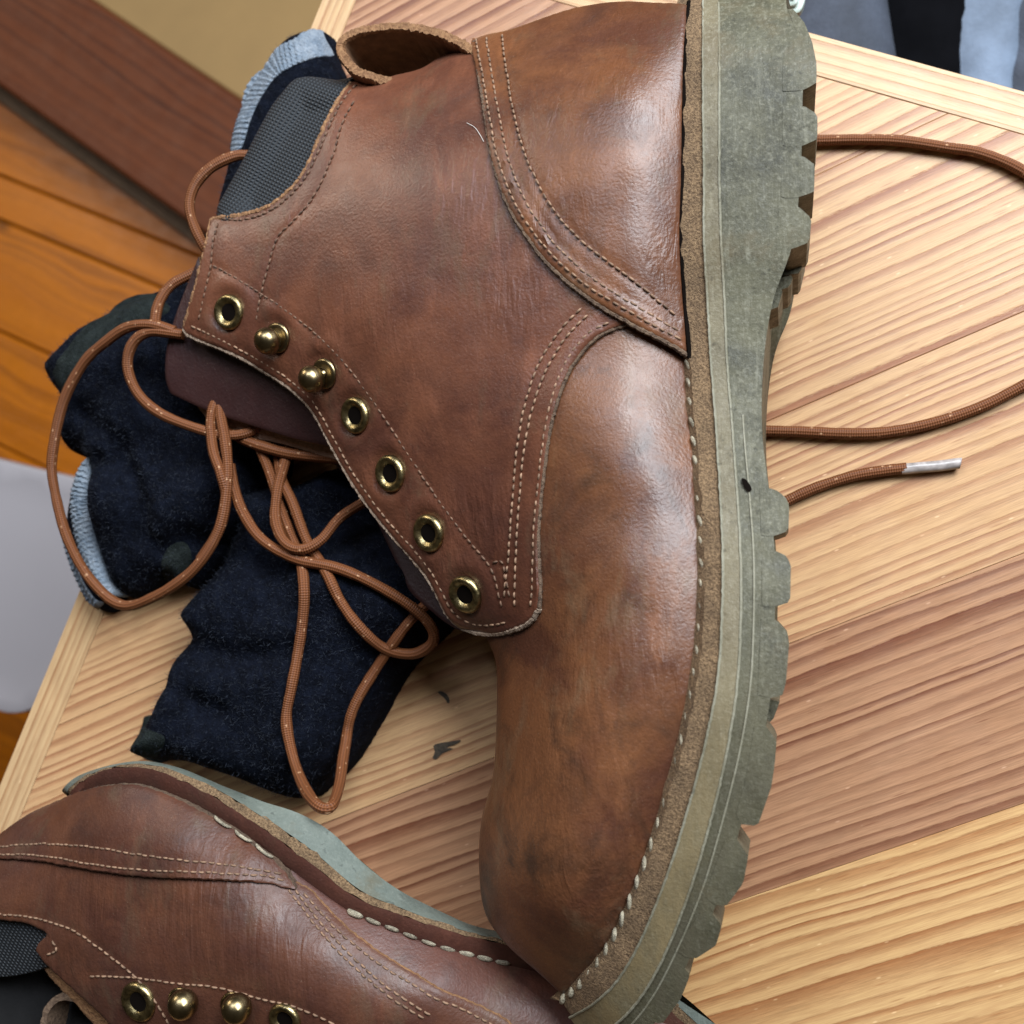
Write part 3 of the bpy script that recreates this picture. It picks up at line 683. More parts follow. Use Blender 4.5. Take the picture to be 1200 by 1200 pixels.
# gouge in the rubber, its hollow painted dark instead of cut
gq = catmull(P(*np.array([(869, 561), (875, 563), (881, 573), (878, 577), (872, 571)], float).T, .0945)[:, :2], 4, True)
panel('gouge', gq, B1.side, .0006, HOLE_SHADE, out1, .001, .0003, 0)

# upper
counter_edge = [(556, 50), (562, 90), (570, 140), (580, 195), (598, 245), (620, 280), (645, 312), (690, 350), (745, 383), (785, 404), (806, 417)]
heel_feather = [(806, 417), (805, 380), (802, 350), (799, 280), (801, 200), (802, 130), (804, 60), (806, 12)]
heel_back = [(806, 12), (780, 10), (740, 8), (700, 11), (660, 20), (620, 34), (590, 43), (556, 50)]
back_edge = [(600, 40), (560, 52), (530, 63), (500, 80), (470, 89), (430, 97), (412, 98)]
collar_edge = [(412, 98), (398, 116), (385, 140), (372, 170), (355, 205), (335, 228), (310, 245), (280, 253), (249, 257)]
front_edge = [(249, 257), (243, 285), (232, 330), (222, 365), (216, 386)]
stay_edge = [(216, 386), (225, 395), (270, 413), (310, 435), (340, 455), (362, 475), (373, 492), (385, 515), (410, 560), (430, 590), (455, 622), (480, 650), (500, 675), (513, 697), (526, 722), (545, 737), (572, 743), (600, 739), (621, 729), (632, 713)]
seam_edge = [(632, 713), (633, 690), (631, 620), (639, 540), (650, 480), (670, 430), (700, 395), (735, 380)]
under_counter = [(735, 380), (760, 360), (700, 310), (650, 255), (622, 190), (608, 120), (600, 40)]
row = lambda lst, off=0: B1.path(px(lst), off)
c_rows = [[(562, 52), (569, 92), (577, 140), (588, 194), (606, 241), (628, 276), (652, 306), (696, 343), (750, 375), (800, 402)],
          [(574, 50), (580, 92), (588, 138), (599, 190), (617, 237), (638, 270), (661, 299), (703, 335), (755, 367), (800, 394)],
          [(592, 47), (598, 95), (607, 145), (620, 190), (640, 232), (665, 268), (700, 300), (750, 337), (797, 377)]]
q_rows = [[(683, 362), (655, 392), (632, 430), (617, 475), (607, 530), (601, 600), (597, 655), (592, 700)], [(690, 370), (664, 398), (642, 434), (626, 478), (615, 532), (609, 600), (606, 655), (604, 718)],
          [(716, 379), (690, 393), (668, 420), (652, 455), (641, 500), (634, 550), (627, 620), (625, 690), (622, 716)]]
e_rows = [[(252, 312), (290, 334), (330, 360), (367, 388), (400, 420), (430, 458), (460, 502), (490, 548), (520, 592), (550, 633), (578, 668), (590, 715)],
          [(226, 383), (272, 405), (312, 427), (342, 447), (366, 468), (379, 488), (392, 512), (416, 555), (437, 585), (461, 616), (486, 643), (506, 669), (520, 694), (532, 716), (550, 729), (573, 733), (600, 728)],
          [(258, 262), (252, 290), (250, 312), (243, 345), (235, 382)],
          [(262, 259), (290, 259), (318, 249), (340, 233), (361, 209), (378, 173), (391, 144), (404, 120), (420, 102)],
          [(418, 120), (402, 150), (392, 185), (370, 232), (345, 262), (328, 280), (318, 310), (308, 350), (302, 385)],
          [(578, 660), (590, 659), (594, 680), (600, 705)]]
cp = [row(r) for r in c_rows]; qp = [row(r) for r in q_rows]; ep = [row(r) for r in e_rows]
EY1 = B1.on(px([(268, 366), (323, 397), (378, 439), (416, 487), (457, 555), (502, 625), (545, 697)]))[:, :2]
def pucker(xy):
    d = np.linalg.norm(xy[:, None] - EY1[None], axis=-1).min(1); return -.0011 * np.exp(-((d - .0055) / .0018) ** 2) + .0006 * np.exp(-((d - .0105) / .003) ** 2)
vamp1 = panel('vamp', B1.outline(px([(806, 380), (809, 420), (815, 500), (822, 580), (826, 650), (825, 720), (818, 790), (805, 858), (787, 928), (762, 1003), (732, 1077), (705, 1126), (680, 1152), (660, 1166)]),
      px([(660, 1166), (630, 1140), (590, 1104), (568, 1070), (561, 1020), (564, 960), (577, 910), (581, 850), (581, 780), (568, 745)]), px([(568, 745), (575, 690), (590, 560), (610, 480), (650, 400), (700, 366), (750, 350), (806, 380)])),
      B1.z, 0, [LEATHER_TOE, LEATHER_TOE], root1, .0024, .004, zfb=lambda xy: np.minimum(B1.z(xy) - .004, B1.zb(xy) - .0005))
quarter1 = panel('quarter', B1.outline(px(back_edge), px(collar_edge), px(front_edge), px(stay_edge), px(seam_edge), px(under_counter)), B1.z, .0020, [LEATHER_QUARTER, CUT], root1, .0017, .0024, .0006, .00012, lambda xy, a=dip_along(qp + ep, .00045, .0011), b=dip_along([row([(700, 388), (676, 408), (657, 442), (645, 490), (637, 545), (630, 620), (629, 690)])], -.0006, .0016): a(xy) + b(xy) + pucker(xy))
counter1 = panel('heel_counter', B1.outline(px(counter_edge), px(heel_feather), px(heel_back)), B1.z, .0042, [LEATHER, CUT_DARK], root1, .0019, .0030, .0007, .00015, lambda xy, a=dip_along(cp, .0005, .0010), b=dip_along([row([(568, 51), (575, 92), (583, 139), (594, 192), (612, 239), (633, 273), (657, 302), (700, 339), (752, 371), (800, 398)])], -.0009, .0013): a(xy) + b(xy), zfb=None)
for rows_, off, par, mt in ((cp, .0043, counter1, THREAD), (qp, .0018, quarter1, THREAD), (ep, .0018, quarter1, THREAD_DARK)):
    for k, r in enumerate(rows_):
        g = Geo(); stitch_row(g, r, B1.z, off, r=.00040, length=.0021); o = g.obj('stitching', mt if k != 1 else THREAD, par, angle=80); o['kind'] = 'stuff'
def edge_bead(B, lst, off, r, mat, parent, jit=.00016, dz=0.0, name='cut_edge'):
    # the raw edge of the leather, a little frayed
    p = resample(B.path(px(lst), off), .0007); p[:, 2] += dz
    p = p + rng.normal(0, jit, p.shape); V, F, uv = tube_geo(p, r * rng.uniform(.9, 1.1, len(p)), 7); return obj(name, V, F, mat, parent)
def fray(B, lst, off, n, mat, parent, L=.0014, side=1):
    q = B.path(px(lst), off, 12); g = Geo(); t = np.gradient(q, axis=0); t /= np.linalg.norm(t, axis=1)[:, None]
    for i in rng.integers(1, len(q) - 1, n):
        nn = np.array([t[i, 1], -t[i, 0], 0]) * side; d = nn * rng.uniform(.3, 1) * L + t[i] * rng.normal(0, .6) * L + np.array([0, 0, rng.uniform(-.5, .4) * L])
        p0 = q[i] + rng.normal(0, .0003, 3); wv = np.array([-d[1], d[0], 0]); wv = wv / (np.linalg.norm(wv) + 1e-9) * .00009
        g.add(np.array([p0 - wv, p0 + wv, p0 + d * .6 + [0, 0, .0002] + wv * .6, p0 + d]), [[0, 1, 2], [0, 2, 3]])
    o = g.obj('frayed_fibres', mat, parent, smooth=False); o['kind'] = 'stuff'; return o
edge_bead(B1, collar_edge, .0012, .0011, CUT, quarter1)
edge_bead(B1, front_edge, .0010, .0011, CUT, quarter1)
edge_bead(B1, stay_edge, .0008, .0010, CUT_PALE, quarter1, .00010)
edge_bead(B1, seam_edge, .0009, .0007, CUT_DARK, quarter1, .00010)
edge_bead(B1, counter_edge, .0030, .0009, CUT_DARK, counter1, .00012)
fray(B1, counter_edge[4:], .0026, 420, CUT_DARK, counter1, .0020, -1); fray(B1, counter_edge[:5], .0026, 120, CUT_DARK, counter1, .0012, -1)
fray(B1, seam_edge, .0008, 300, CUT_DARK, quarter1, .0011, 1); fray(B1, collar_edge, .0014, 260, CUT, quarter1, .0010, -1); fray(B1, stay_edge, .0006, 300, CUT_PALE, quarter1, .0009, 1)
# far side of the upper, resting on the table
far1 = panel('far_side', B1.outline(px(heel_feather[1:][::-1] + [(806, 380)])[::-1][1:], px(heel_back[:-1] + [(556, 53), (500, 82), (412, 98)]), px([(412, 98), (330, 190), (250, 250)]), px([(250, 250), (222, 365), (216, 386)]), px(stay_edge[:-4]), px([(545, 737), (566, 745), (581, 780), (577, 910), (564, 960), (561, 1020), (568, 1070), (590, 1104), (630, 1140), (660, 1166)]),
      px([(660, 1166), (705, 1126), (762, 1003), (805, 858), (825, 720), (822, 580), (809, 420), (806, 380)])), B1.zb, 0, LEATHER, root1, .004, .001)
gp = P3([(x - 0.5, y, z - .0006) for x, y, z in W1[:7]]); gp = resample(catmull(gp, 6), .001); V, F, uv = tube_geo(gp, .0008, 6); obj('welt_gap_shade', V, F, HOLE_SHADE, welt1)  # black cord that paints the shade between upper and welt
# big even stitches that hold the vamp down on the welt
sp = resample(B1.path(px([(x - 5, y - 1) for x, y, z in W1[6:]]))[:, :3], .0066)
fz = np.array([B1.z(p[None, :2])[0] for p in sp])
wz = [B1.z, B1.side]
for i in range(len(sp) - 1):
    a, b = sp[i], sp[i + 1]; d = b - a; nn = np.array([d[1], -d[0], 0]); nn /= np.linalg.norm(nn); nn = nn * np.sign(nn[0])
    up = np.array([0, 0, 1.0])
    a2, b2 = a + d * .08 - nn * .0002 + up * .0010, a + d * .90 + nn * .0016 + up * .0008
    mid = (a2 + b2) / 2 + up * .0008 + nn * .0003
    V, F, uv = tube_geo(catmull([a2 - up * .001, (a2 * 2 + mid) / 3, mid, (b2 * 2 + mid) / 3, b2 - up * .001], 3), np.array([.2, .45, .65, .8, .92, 1, 1, 1, .92, .8, .65, .45, .2]) * .00095, 8)
    obj('welt_stitch', V, F, THREAD_WHITE, welt1, angle=80)
# padded collar of woven nylon
cpoly = np.vstack([catmull(onto(px([(425, 90), (404, 122), (391, 143), (378, 172), (361, 209), (340, 233), (312, 251), (280, 259), (246, 264)]), B1.z), 6)[:-1],
                   catmull(P3([(246, 264, .056), (243, 245, .052), (262, 210, .050), (281, 178, .050), (310, 122, .050), (340, 84, .049), (362, 79, .048), (400, 84, .048), (425, 90, .049)]), 6)[:-1]])[:, :2]
collar_outer = resample(P3([(246, 264, .056), (243, 245, .052), (262, 210, .050), (281, 178, .050), (310, 122, .050), (340, 84, .049), (362, 79, .048), (400, 84, .048)])[:, :2], .004)
def zcol(xy):
    d = dist_poly(collar_outer, xy, closed=False)
    return B1.z(xy) - .0015 + .0035 * np.sin(np.clip(d / .020, 0, 1) * math.pi) - .012 * np.clip(1 - d / .006, 0, 1) ** 2
panel('padded_collar', cpoly, zcol, 0, [CORDURA, LINING_SHADE], root1, .0016, .030, .0004)
# pull loop at the back of the shaft: a strip of rough leather standing on edge
lp = catmull(P3([(560, 66, .06), (540, 54, .06), (515, 43, .06), (480, 36, .06), (445, 37, .06), (415, 44, .06), (402, 56, .06), (406, 72, .06), (422, 88, .06), (448, 93, .06), (480, 91, .06), (505, 86, .06), (530, 80, .06)]), 22)
t_, A_, B_ = frames(lp); Vl = []; Fl = []; n = len(lp)
for i in range(n):
    sink = .020 * np.clip((i / n - .70) / .3, 0, 1)
    for sgn, hz in ((1, .022), (1, .062 - sink), (1, .0632 - sink), (-1, .0632 - sink), (-1, .062 - sink), (-1, .022)):
        j = 0 if hz < .03 else rng.normal(0, .00014)
        Vl.append([lp[i, 0] + A_[i, 0] * .0018 * sgn * (0.7 if hz == .0632 - sink else 1) + j, lp[i, 1] + A_[i, 1] * .0018 * sgn * (0.7 if hz == .0632 - sink else 1) + j, hz + j])
fml = []
for i in range(n - 1):
    for k in range(6): j = (k + 1) % 6; Fl.append([i * 6 + k, i * 6 + j, (i + 1) * 6 + j, (i + 1) * 6 + k]); fml.append(1 if k in (1, 2, 3) else 0)
obj('pull_loop', Vl, Fl, [simple('brown_pull_loop_leather', (.19, .095, .045), .8, 0, .4, 200, .4), CUT], root1, fm=fml)
# tongue and the flap under the eyelets
tz = TPS(P3([(215, 330, .05), (193, 440, .047), (200, 462, .045), (290, 497, .046), (395, 527, .047), (360, 470, .052), (270, 410, .052), (300, 450, .050)])[:, :2], np.array([.050, .046, .044, .045, .046, .0515, .050, .0495]) * 100, 1e-3)
tzf = lambda xy: tz(xy) / 100
panel('tongue', np.vstack([catmull(onto(px(l), tzf, 0, .05), 5)[:-1] for l in ([(232, 300), (212, 350), (196, 400), (193, 440), (199, 461)], [(199, 461), (245, 482), (290, 497), (345, 514), (400, 528), (450, 560)], [(450, 560), (430, 520), (380, 470), (330, 430), (270, 390), (240, 340), (232, 300)])]), tzf, 0, [LEATHER_PURPLE, CUT], root1, .0025, .0022)
panel('tongue_edge', np.vstack([catmull(onto(px(l), lambda xy: tzf(xy) - .006, 0, .045), 5)[:-1] for l in ([(222, 462), (232, 478), (246, 494), (262, 503), (290, 512), (330, 520), (400, 540), (420, 540)], [(420, 540), (380, 510), (300, 490), (222, 462)])]), lambda xy: tzf(xy) - .006, 0, [SUEDE, CUT], root1, .003, .002)
panel('far_eyestay', np.vstack([catmull(onto(px(l), lambda xy: np.full(len(xy), .034), 0, .04), 5)[:-1] for l in ([(360, 515), (420, 575), (462, 655), (478, 690), (500, 712), (530, 735), (560, 745)], [(560, 745), (580, 700), (480, 600), (400, 500), (360, 515)])]), lambda xy: np.full(len(xy), .034), 0, [LEATHER_PURPLE, CUT], root1, .004, .003)
# brass
for p in ((268, 366), (416, 487), (457, 555), (502, 625), (545, 697)): B1.eyelet(p, .0022)
B1.hook((322, 400), .0022, (325, 396)); B1.hook((374, 444), .0022, (380, 438))
# pale hairs caught on the leather
for pts in ([(547, 144), (556, 149), (562, 157), (567, 166)],):
    c = B1.path(px(pts), .0024, 4) if len(pts) > 2 else B1.on(px(pts), .0024)
    V, F, uv = tube_geo(c, .00009, 5); obj('stray_hair', V, F, HAIR, vamp1 if pts[0][1] > 800 else quarter1)

# ---- second boot: lower left, sole away from the viewer, cut by the frame
def zm2(xy): xy = np.asarray(xy).reshape(-1, 2); return np.full(len(xy), .037)
R1 = [(100, 922, .058), (125, 914, .064), (165, 912, .069), (208, 926, .071), (250, 947, .072), (292, 974, .072), (326, 1000, .0715), (356, 1022, .071), (412, 1062, .070), (463, 1083, .068), (515, 1104, .064), (562, 1117, .058), (620, 1130, .050), (690, 1150, .043), (745, 1174, .0395), (802, 1225, .038)]
R2 = [(98, 914, .058), (128, 901, .0645), (170, 900, .0695), (212, 914, .0715), (254, 936, .0725), (298, 964, .0725), (332, 988, .072), (362, 1010, .0715), (416, 1051, .0705), (467, 1071, .0685), (518, 1088, .0645), (566, 1101, .0585), (628, 1115, .0505), (700, 1137, .043), (758, 1162, .0395), (818, 1215, .038)]
R3 = [(96, 912, .056), (134, 898, .063), (174, 896, .068), (216, 908, .070), (260, 928, .071), (304, 955, .071), (340, 978, .0705), (370, 1000, .070), (422, 1043, .069), (470, 1064, .067), (520, 1083, .063), (568, 1097, .057), (632, 1110, .049), (708, 1132, .042), (768, 1158, .0385), (832, 1213, .0375)]
R4 = [(92, 909, .052), (132, 896, .060), (172, 892, .064), (214, 901, .065), (256, 919, .065), (304, 938, .064), (350, 953, .063), (388, 975, .061), (426, 1012, .060), (466, 1042, .058), (514, 1067, .055), (560, 1086, .050), (638, 1102, .045), (718, 1122, .040), (786, 1156, .0375), (852, 1212, .037)]
R0 = [(x, y + 12, z - .004) for x, y, z in R1]
f2 = [(x, y + 4, z - .0035) for x, y, z in R1]
sil2 = [(84, 930, .040), (44, 950, .040), (0, 980, .040), (-60, 1015, .040), (-110, 1060, .040), (-130, 1120, .040), (-60, 1300, .042), (120, 1345, .042), (400, 1370, .042), (620, 1330, .042), (760, 1260, .040), (800, 1200, .038)]
body2 = [(140, 950, .070), (220, 975, .076), (300, 1010, .077), (80, 975, .062), (20, 1000, .055), (100, 1030, .070), (200, 1050, .078), (300, 1070, .080), (380, 1110, .079), (0, 1050, .060), (90, 1100, .070), (200, 1120, .078), (300, 1140, .080), (162, 1174, .073), (219, 1171, .076), (281, 1175, .077), (334, 1193, .077), (450, 1160, .077), (520, 1150, .072), (600, 1180, .060), (500, 1220, .071), (700, 1190, .049), (60, 1140, .064), (110, 1190, .066), (0, 1110, .057), (200, 1250, .068), (400, 1270, .070)]
root2 = thing('leather_boot', 'shade-darkened brown leather boot lying under the other toe with sole against the navy sock', 'boot', (*P(300, 1080, .03)[:2], 0.0), 'pair of brown leather boots')
B2 = Boot(root2, zm2, f2 + sil2 + body2, [R0, R1, R2, R3, R4])
E_heel2 = np.array([-.016, -.010]); LEAN2 = (-.28, -.52)        # this boot leans, sole turned a little downwards
welt2 = B2.loft('welt', [0, 1, 2], [LEATHER_RED], E_heel2, [0, .0001, .0001], lean=LEAN2)
mid2 = B2.loft('midsole', [2, 3], [WELT], E_heel2, [.0002, .0003], lean=LEAN2)
out2 = B2.loft('outsole', [3, 4], [RUBBER_TEAL], E_heel2, cap=True, lean=LEAN2)
row2 = lambda lst, off=0: B2.path(px(lst), off)
ce2 = [(-60, 1010), (0, 1004), (58, 1008), (117, 1018), (175, 1025), (248, 1028), (306, 1031), (352, 1040)]
hf2 = [(352, 1040), (328, 1008), (292, 980), (250, 953), (208, 932), (165, 918), (125, 920), (100, 926)]
hs2 = [(100, 926), (84, 932), (44, 950), (0, 980), (-60, 1010)]
col2 = [(-70, 1062), (0, 1076), (30, 1080), (50, 1088), (58, 1094), (50, 1102), (44, 1112)]
fr2 = [(44, 1112), (60, 1132), (88, 1158), (117, 1184), (140, 1206), (190, 1240), (300, 1270), (450, 1285)]
se2 = [(450, 1285), (590, 1215), (600, 1199), (550, 1172), (500, 1148), (450, 1118), (400, 1079), (367, 1044), (345, 1032)]
un2 = [(345, 1032), (300, 1015), (200, 1010), (60, 995), (-60, 1020), (-70, 1062)]
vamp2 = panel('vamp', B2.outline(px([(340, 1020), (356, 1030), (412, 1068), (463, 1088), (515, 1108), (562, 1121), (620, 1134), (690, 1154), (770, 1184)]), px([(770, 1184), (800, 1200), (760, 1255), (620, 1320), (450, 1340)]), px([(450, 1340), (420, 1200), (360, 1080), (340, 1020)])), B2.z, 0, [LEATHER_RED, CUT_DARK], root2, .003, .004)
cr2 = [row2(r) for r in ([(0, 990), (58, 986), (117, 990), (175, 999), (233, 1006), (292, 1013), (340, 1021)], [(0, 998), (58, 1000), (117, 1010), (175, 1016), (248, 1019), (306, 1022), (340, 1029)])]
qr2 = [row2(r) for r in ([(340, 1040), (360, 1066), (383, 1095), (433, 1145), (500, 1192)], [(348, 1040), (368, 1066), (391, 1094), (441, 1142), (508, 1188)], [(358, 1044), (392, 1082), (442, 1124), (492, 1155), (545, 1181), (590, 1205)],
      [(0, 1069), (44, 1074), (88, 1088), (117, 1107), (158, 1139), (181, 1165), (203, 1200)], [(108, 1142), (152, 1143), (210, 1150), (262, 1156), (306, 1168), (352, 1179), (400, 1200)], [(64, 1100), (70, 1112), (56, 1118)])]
quarter2 = panel('quarter', B2.outline(px(col2), px(fr2), px(se2), px(un2)), B2.z, .0020, [LEATHER_SHADED, CUT], root2, .0022, .0040, .0006, .00015, dip_along(qr2, .0004, .0011))
counter2 = panel('heel_counter', B2.outline(px(ce2), px(hf2), px(hs2)), B2.z, .0042, [LEATHER_SHADED, CUT_DARK], root2, .0022, .0035, .0007, .0002, dip_along(cr2, .0004, .001))
for rows_, off, par in ((cr2, .0040, counter2), (qr2, .0018, quarter2)):
    for r in rows_: g = Geo(); stitch_row(g, r, B2.z, off, r=.00040, length=.0022); o = g.obj('stitching', THREAD, par, angle=80); o['kind'] = 'stuff'
panel('cut_edge', np.vstack([catmull(onto(px(l), B2.z, -.004, .06), 5)[:-1] for l in ([(42, 1108), (56, 1140), (84, 1170), (110, 1198), (130, 1220)], [(130, 1220), (140, 1204), (117, 1180), (88, 1154), (62, 1130), (48, 1108), (42, 1108)])]), B2.z, -.003, [CUT, CUT], root2, .0015, .003, .0004, .0003)
panel('far_side', B2.outline(px([(x - 30, y + 80) for x, y in hf2[::-1]]), px([(322, 1120), (382, 1150), (485, 1190), (590, 1205), (660, 1215), (740, 1225)]), px([(770, 1184), (800, 1200), (760, 1255), (620, 1320), (450, 1340), (300, 1280), (140, 1230), (-20, 1160), (-70, 1062), (-60, 1010)]), px(hs2[::-1])), B2.zb, 0, LEATHER_RED, root2, .005, .001)
panel('padded_collar', catmull(onto(px([(-90, 1045), (0, 1068), (40, 1074), (66, 1090), (54, 1112), (58, 1132), (22, 1145), (-20, 1148), (-90, 1140)]), B2.z), 5, True), lambda xy: B2.z(xy) - .0015, 0, [CORDURA, LINING_SHADE], root2, .0025, .022, .0015)
panel('lining', P(*np.array([(-150, 1100), (60, 1110), (150, 1190), (260, 1290), (100, 1350), (-150, 1300)], float).T, .045)[:, :2], lambda xy: np.full(len(xy), .043), 0, LINING_SHADE, root2, .006, .004)  # black sheet that paints the shade inside the collar opening
lt = catmull(P3([(44, 1240, .060), (50, 1205, .060), (55, 1183, .060), (70, 1169, .060), (92, 1173, .060), (112, 1190, .060), (135, 1216, .060)]), 6)
t_, A_, B_ = frames(lt); Vl = []; Fl = []
for i in range(len(lt)):
    for sgn, hz in ((1, .047), (1, .060), (-1, .060), (-1, .047)): Vl.append([lt[i, 0] + A_[i, 0] * .0012 * sgn, lt[i, 1] + A_[i, 1] * .0012 * sgn, hz + rng.normal(0, .0002)])
for i in range(len(lt) - 1):
    for k in range(4): j = (k + 1) % 4; Fl.append([i * 4 + k, i * 4 + j, (i + 1) * 4 + j, (i + 1) * 4 + k])
obj('tongue_edge', Vl, Fl, CUT_DARK, root2)
B2.eyelet((162, 1174), .0022, .0072); B2.eyelet((334, 1195), .0022, .0060)
B2.hook((226, 1167), .0022, (214, 1175)); B2.hook((288, 1171), .0022, (276, 1180))
sp = resample(B2.path(px([(408, 1066), (463, 1086), (515, 1106), (562, 1119), (622, 1132)]), .0004)[:, :3], .0068)
sp = np.vstack([sp, resample(B2.path(px([(250, 956), (276, 974), (300, 990), (324, 1008)]), .0044)[:, :3], .0085)])
for i in range(len(sp) - 1):
    a, b = sp[i], sp[i + 1]; d = b - a
    if np.linalg.norm(d) > .02: continue
    up = np.array([0, 0, 1.0]); rr = .0014 if i < len(sp) - 6 else .0006
    V, F, uv = tube_geo(catmull([a - up * .0008, a + d * .2 + up * .0006, a + d * .5 + up * .0009, a + d * .7 + up * .0006, a + d * .84 - up * .0006], 3), np.array([.3, .7, .9, 1, 1, 1, 1, 1, 1, 1, .9, .7, .3]) * rr, 8)
    obj('welt_stitch', V, F, THREAD_WHITE, welt2, angle=80)

# ------------------------------------------------------------------ socks
def pillow(name, outline, peak, mat, parent, step=.0026, wr=.0022, seed=1, floor_z=.0006, power=.5, extra=None, soft=.022, zbase=None, zo=.012):
    """a soft lying piece of knit: rounded edges, folds and lumps, flat where it rests"""
    ol = catmull(P(*np.array(outline, float).T, zo)[:, :2], 6, True)
    def zf(xy):
        d = np.where(inside(ol, np.asarray(xy)), dist_poly(ol[::2], xy), 0.0); base = floor_z if zbase is None else zbase(xy)
        h = peak * (1 - np.clip(1 - d / soft, 0, 1) ** 2) ** power
        lump = vnoise(xy, 38, seed) * .55 + vnoise(xy @ np.array([[.8, .6], [-.6, .8]]), 75, seed + 3) * .18 + vnoise(xy, 150, seed + 5) * .05
        z = base + h * (1 + .28 * lump) + wr * lump * np.clip(d / .012, 0, 1)
        if extra is not None: z = z + extra(xy)
        return np.maximum(z, floor_z)
    o = panel(name, ol, zf, 0, mat, parent, step, .0, .0, .00015, zfb=lambda xy: np.minimum(zf(xy) - .0005, floor_z if zbase is None else zbase(xy)))
    return o, zf, ol
def fold(lst, z, depth, width):
    p = P(*np.array(lst, float).T, z)[:, :2]; q = resample(catmull(p, 5), .004)
    return lambda xy: -depth * np.exp(-(dist_poly(q, xy, closed=False) / width) ** 2)
def fuzz(zf, ol, n, parent, name='lint'):
    """short pale fibres standing off the wool"""
    x0, x1 = ol.min(0), ol.max(0); q = rng.uniform(x0, x1, (n * 3, 2)); q = q[inside(ol, q)][:n]; q = q[dist_poly(ol, q) > .0008]
    g = Geo(); z = zf(q)
    for i in range(len(q)):
        a = rng.uniform(0, 6.28); L = rng.uniform(.0007, .0022) * (1.6 if rng.random() < .06 else 1); d = np.array([math.cos(a), math.sin(a), rng.uniform(.05, .5)]) * L
        p0 = np.array([*q[i], z[i] - .0001]); bend = rng.normal(0, .0005, 3); p1 = p0 + d * .5 + [0, 0, .0004] + bend; p2 = p0 + d
        p2[2] = max(p2[2], p0[2]); wv = np.array([-math.sin(a), math.cos(a), 0]) * rng.uniform(.00003, .00006)
        V = np.array([p0 - wv, p0 + wv, p1 + wv, p1 - wv, p2]); g.add(V, [[0, 1, 2, 3], [3, 2, 4]])
    o = g.obj(name, FUZZ, parent, smooth=False); o['kind'] = 'stuff'; return o
FUZZ = simple('pale_wool_fuzz', (.030, .038, .058), .9, 0, .85, 500)

# sock lying from the boot collar under the lacing down to the second boot
sockA = thing('wool_sock', 'navy wool sock running under the boot with pale cuff beside the padded collar', 'sock', (*P(350, 760, 0)[:2], 0), 'pair of navy wool socks')
cuff_ol = [(366, 26), (384, 36), (388, 58), (398, 110), (360, 200), (300, 280), (262, 330), (244, 300), (246, 250), (258, 200), (264, 160), (276, 120), (296, 80), (328, 40)]
oA, zA, olA = pillow('leg', cuff_ol, .020, SOCK, sockA, .0022, .0012, 11, floor_z=.001)
bandA = [(378, 36), (384, 50), (387, 66), (352, 74), (322, 92), (304, 118), (292, 146), (282, 176), (271, 178), (276, 148), (284, 120), (299, 88), (322, 60), (346, 46)]
bp = onto(px(bandA), zA, 0, .02)
def rib_along(path, freq, amp):
    q = resample(path, .0008)
    s = np.r_[0, np.cumsum(np.linalg.norm(np.diff(q, axis=0), axis=1))]
    def f(xy):
        d = np.linalg.norm(xy[:, None] - q[None], axis=-1); return amp * np.sin(s[d.argmin(1)] * freq)
    return f
rA = rib_along(catmull(P(*np.array([(386, 52), (350, 62), (318, 80), (296, 118), (276, 175)], float).T, .02)[:, :2], 8), 2 * math.pi / .0023, .0004)
panel('cuff_band', catmull(bp[:, :2], 3, True), lambda xy: zA(xy) + .0008 + rA(xy), 0, SOCK_PALE, sockA, .0008, .002, .0003)
fuzz(zA, olA, 1500, oA)
footA_ol = [(330, 560), (380, 540), (440, 590), (510, 650), (540, 700), (500, 745), (455, 790), (420, 850), (388, 903), (356, 934), (336, 948), (300, 942), (250, 921), (200, 903), (152, 897), (142, 874), (160, 838), (172, 800), (186, 770), (200, 748), (195, 730), (196, 712), (212, 694), (240, 660), (260, 610), (270, 570)]
fA = [fold([(190, 730), (240, 760), (300, 770), (360, 760)], .03, .006, .006), fold([(170, 800), (220, 812), (262, 830)], .03, .004, .005), fold([(300, 640), (340, 700), (400, 720)], .03, .004, .008)]
oF, zF, olF = pillow('foot', footA_ol, .036, SOCK, sockA, .0022, .0030, 23, extra=lambda xy: sum(f(xy) for f in fA), soft=.016, zo=.030)
fuzz(zF, olF, 6500, oF)
tq = onto(px([(176, 838), (186, 858), (192, 876), (196, 892), (178, 892), (165, 886), (160, 872), (166, 850)]), zF, 0, .02)
panel('toe_patch', catmull(tq[:, :2], 4, True), lambda xy: zF(xy) + .0003, 0, SOCK_DARK, sockA, .0016, .002, .0006)

# sock folded on the table edge with its own cuff
sockB = thing('wool_sock', 'folded navy wool sock hanging over the table edge inside the big lace loop', 'sock', (*P(190, 560, 0)[:2], 0), 'pair of navy wool socks')
bodyB = [(235, 322), (180, 342), (135, 362), (95, 388), (64, 428), (66, 452), (80, 478), (72, 505), (80, 530), (106, 540), (113, 572), (114, 612), (123, 652), (138, 696), (166, 702), (200, 684), (225, 690), (255, 660), (285, 630), (310, 590), (330, 540), (320, 470), (290, 400), (262, 340)]
fB = [fold([(98, 536), (130, 545), (150, 580), (148, 620)], .04, .008, .0055), fold([(78, 480), (100, 500), (130, 520)], .04, .007, .006), fold([(170, 640), (205, 628), (235, 640)], .04, .007, .005), fold([(235, 420), (200, 470), (210, 540)], .04, .002, .012)]
oB, zB, olB = pillow('foot', bodyB, .034, SOCK, sockB, .0022, .0030, 41, extra=lambda xy: sum(f(xy) for f in fB), floor_z=.0008)
fuzz(zB, olB, 7000, oB)
